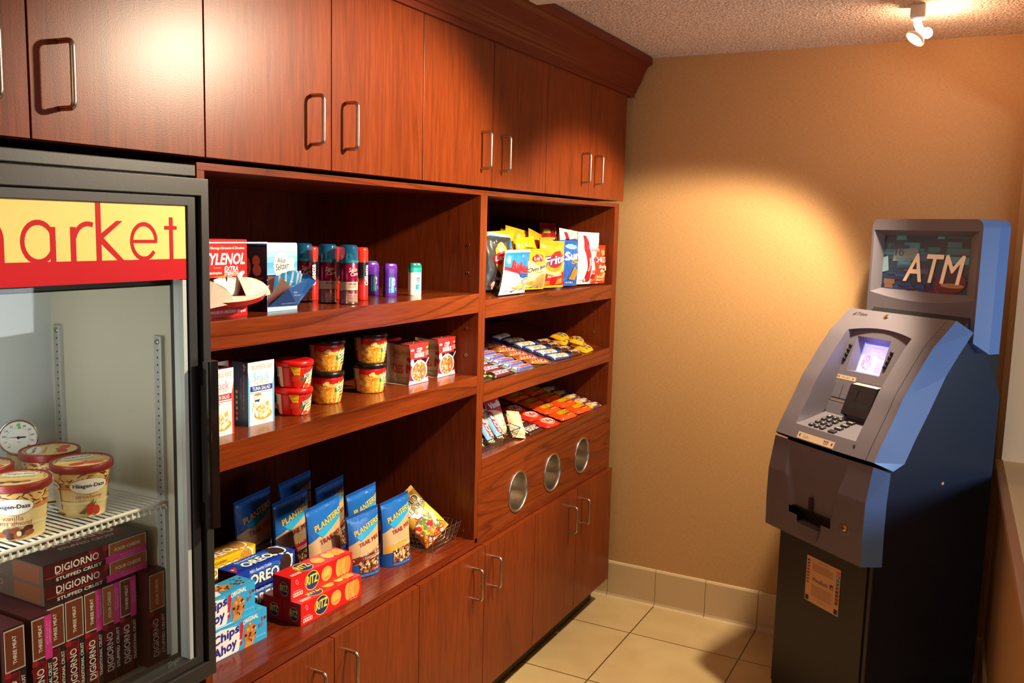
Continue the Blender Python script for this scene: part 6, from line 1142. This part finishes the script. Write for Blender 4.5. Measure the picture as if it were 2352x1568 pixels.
def pizza(loc, rot, label, four=False, pink=True, w=.242):
    """flat carton: x = long printed edge, y = depth, z = thin; printed on the -y edge, -x edge and the top"""
    t_ = .0400; d = .235; m = MB(); mr = M('3c1018', .35); m.box((0, 0, 0), (w, d, t_), mr, [mr, M('2c0d12', .35), M('3a0f16', .35), None, None, M('4a3a30', .5)])
    c = CV(m, lambda u, v, q: (u, -q, v)); c.rect(0, 0, w, t_*.30, M('2a1c18', .35)); c.rect(w*.02, t_*.30, w*.58, t_*.34, M('b81c24', .35)); c.rect(0, t_*.34, w*.58, t_, M('4c0c16', .35)); c.poly([(w*.40, t_), (w*.58, t_), (w*.58, t_*.45), (w*.50, t_*.34)], M('8a1420', .35)); c.blobs(w*.44, t_*.5, w*.58, t_*.95, 10, [M('b01c24', .35), M('6a1018', .35)], .003, .007, 4)
    c.text('DIGIORNO', w*.305, t_*.62, w*.40, t_*.36, M('f2e8e0', .35), .012); c.rect(w*.11, t_*.38, w*.17, t_*.405, M('f2e8e0', .35))
    c.text('STUFFED CRUST' if four else 'TRADITIONAL CRUST', w*.32, t_*.15, w*.42, t_*.16, M('e8ddd4', .35), .03)
    c.rect(w*.60, t_*.02, w*.985, t_*.98, M('cfc8c4', .35)); c.rect(w*.612, t_*.07, w*.973, t_*.93, M('b4662c' if four else '7a3a20', .4)); c.text('FOUR CHEESE' if four else 'THREE MEAT', w*.79, t_*.58 if pink else t_*.5, w*.26, t_*.17, M('f4ece4', .35), .02)
    if pink: c.rect(w*.57, 0, w*.985, t_*.36, M('e2389a', .4)); c.text('BEST BY 21 JUL 2015', w*.82, t_*.22, w*.22, t_*.09, M('f0b0d4', .4), 0); c.text('3500523841 F 01', w*.82, t_*.10, w*.2, t_*.08, M('f0b0d4', .4), 0)
    c = CV(m, lambda u, v, q: (-q, d-u, v)); c.text('DIGIORNO', d*.3, t_*.6, d*.36, t_*.3, M('8a6a5a', .4), .01); c.rect(d*.62, t_*.1, d*.96, t_*.92, M('6a3a20', .4)); c.lines(d*.05, t_*.1, d*.5, t_*.35, 3, M('6a5044', .4), .2, .4)
    c = CV(m, lambda u, v, q: (u, v, t_+q)); c.rect(0, 0, w, d, M('30140f', .3)); c.poly([(w*.2, d*.30), (w*.9, d*.18), (w*.95, d*.42), (w*.25, d*.52)], M('8a1420', .35)); c.text('DIGIORNO', w*.55, d*.35, w*.66, d*.13, M('f2e8e0', .35), .03, 0, -.12); c.text('STUFFED CRUST' if four else 'TRADITIONAL CRUST', w*.55, d*.2, w*.5, d*.05, M('e8ddd4', .35), .02, 0, -.12)
    c.ell(w*.45, d*.74, w*.36, d*.22, M('c8944a', .45), 0, 28); c.blobs(w*.15, d*.56, w*.75, d*.92, 60, [M('e0b060', .45), M('a8301c', .45), M('d8c080', .45), M('8a3a20', .45)], .004, .013, 6); m.build if 0 else None
    return tag(m.build('pizza_box', loc=loc, rot=rot), label, 'pizza box', 'frozen pizza boxes')
zf_ = .7665
# standing on edge: the long printed edge (x) points up, thickness runs along the room's x
def stand(xr, y, label, four=False, pink=True, h=.205, tw=0):
    B3 = Matrix(((0, 0, 1), (0, 1, 0), (1, 0, 0))); B3 = Matrix((Vector((0, 0, 1)), Vector((0, 1, 0)), Vector((-1, 0, 0)))).transposed()
    R3 = Matrix.Rotation(tw, 3, 'Z') @ B3; return pizza((xr, y, zf_), R3.to_euler(), label, four, pink, h)
xs_ = [(-2.5270, .052, 'upright pizza box with orange end, farthest right in the freezer', 1, 0), (-2.5760, .080, 'upright pizza box with pink sticker, second from the right', 0, 1), (-2.6165, .080, 'upright pizza box with orange end and pink sticker, third from the right', 1, 1), (-2.6570, .080, 'upright pizza box with pink sticker, fourth from the right', 0, 1),
       (-2.6985, .080, 'upright pizza box with plain brown end, fifth from the right', 0, 0), (-2.7395, .080, 'upright pizza box with plain brown end, sixth from the right', 0, 0), (-2.7805, .060, 'upright pizza box with pink sticker, seventh from the right', 0, 1), (-2.8330, .060, 'upright pizza box with brown end, eighth from the right', 0, 0), (-2.8760, .070, 'upright pizza box with pink sticker, at the picture edge', 0, 1)]
for x, y, lb, f4, pk in xs_: stand(x, y, lb, bool(f4), bool(pk))
zz_ = zf_+.206
pizza((-2.775, .085, zz_), (0, 0, .0), 'flat stuffed crust pizza box lying on the upright ones', True, True, .236); pizza((-2.778, .082, zz_+.0405), (0, 0, .0), 'flat stuffed crust pizza box, top of the two under the wire shelf', True, True, .236)
# thermometers
t = thing('dial_thermometer', 'round dial thermometer standing behind the ice cream tubs', 'thermometer', (-2.660, .318, ZT_), -.50)
m = MB(); m.lathe([(.037, .012), (.0385, .002), (.0385, -.004), (.035, -.006), (.0335, -.004)], CHROME, 40, ax='y', c=(0, 0, .116), top=False); m.lathe([(.0335, -.003), (.0001, -.003)], M('eef0ea', .4), 40, ax='y', c=(0, 0, .116), top=False, bot=False)
m.prism([(-.014, .0), (.014, 0), (.022, .082), (-.022, .082)], 'y', .002, .004, CHROME); m.box((-.02, -.012, 0), (.02, .012, .002), CHROME); m.build('case', t)
m = MB(); c = CV(m, lambda u, v, q: (u, -.0034-q, .116+v)); 
for k in range(11): a = math.radians(225-27*k); c.text(str(-20+10*k) if k % 1 == 0 else '', .026*cos(a), .026*sin(a), .006, .004, M('3a5a7a', .4) if k < 5 else M('8a5a5a', .4), .01)
for k in range(20): a = math.radians(225-13.5*k); c.ell(.021*cos(a), .021*sin(a), .0014, .0004, INK, a, 6)
c.text('°C', 0, -.010, .007, .004, INK, 0); c.poly([(.0, .018), (.004, .018), (.0035, .030), (-.0005, .030)], M('5ac87a', .4)); c.poly([(-.024, .002), (.012, -.001), (.012, .0018)], INK); c.poly([(0, -.0016), (.014, -.0012), (.014, .0012), (0, .0016)], INK); c.ell(0, 0, .003, .003, INK); m.build('dial', t)
m = MB(); m.box((-.011, -.006, 0), (.011, 0, .118), M('c9d2de', .2)); c = CV(m, lambda u, v, q: (u, -.006-q, v)); c.rect(-.009, .006, .009, .112, M('e4e8f0', .3)); c.rect(-.001, .016, .001, .108, M('8a90b0', .3)); c.ell(0, .012, .0035, .0035, M('c84a5a', .3))
for k in range(22): c.rect(-.0065, .022+.0038*k, -.0025, .0227+.0038*k, M('5a6a9a', .4)); c.rect(.003, .022+.0038*k, .006, .0227+.0038*k, M('8a6a8a', .4))
tag(m.build('strip_thermometer', loc=(-2.668, iy1-.0005, 1.385), bevel=.002), 'narrow clear strip thermometer on the back wall of the freezer', 'thermometer')
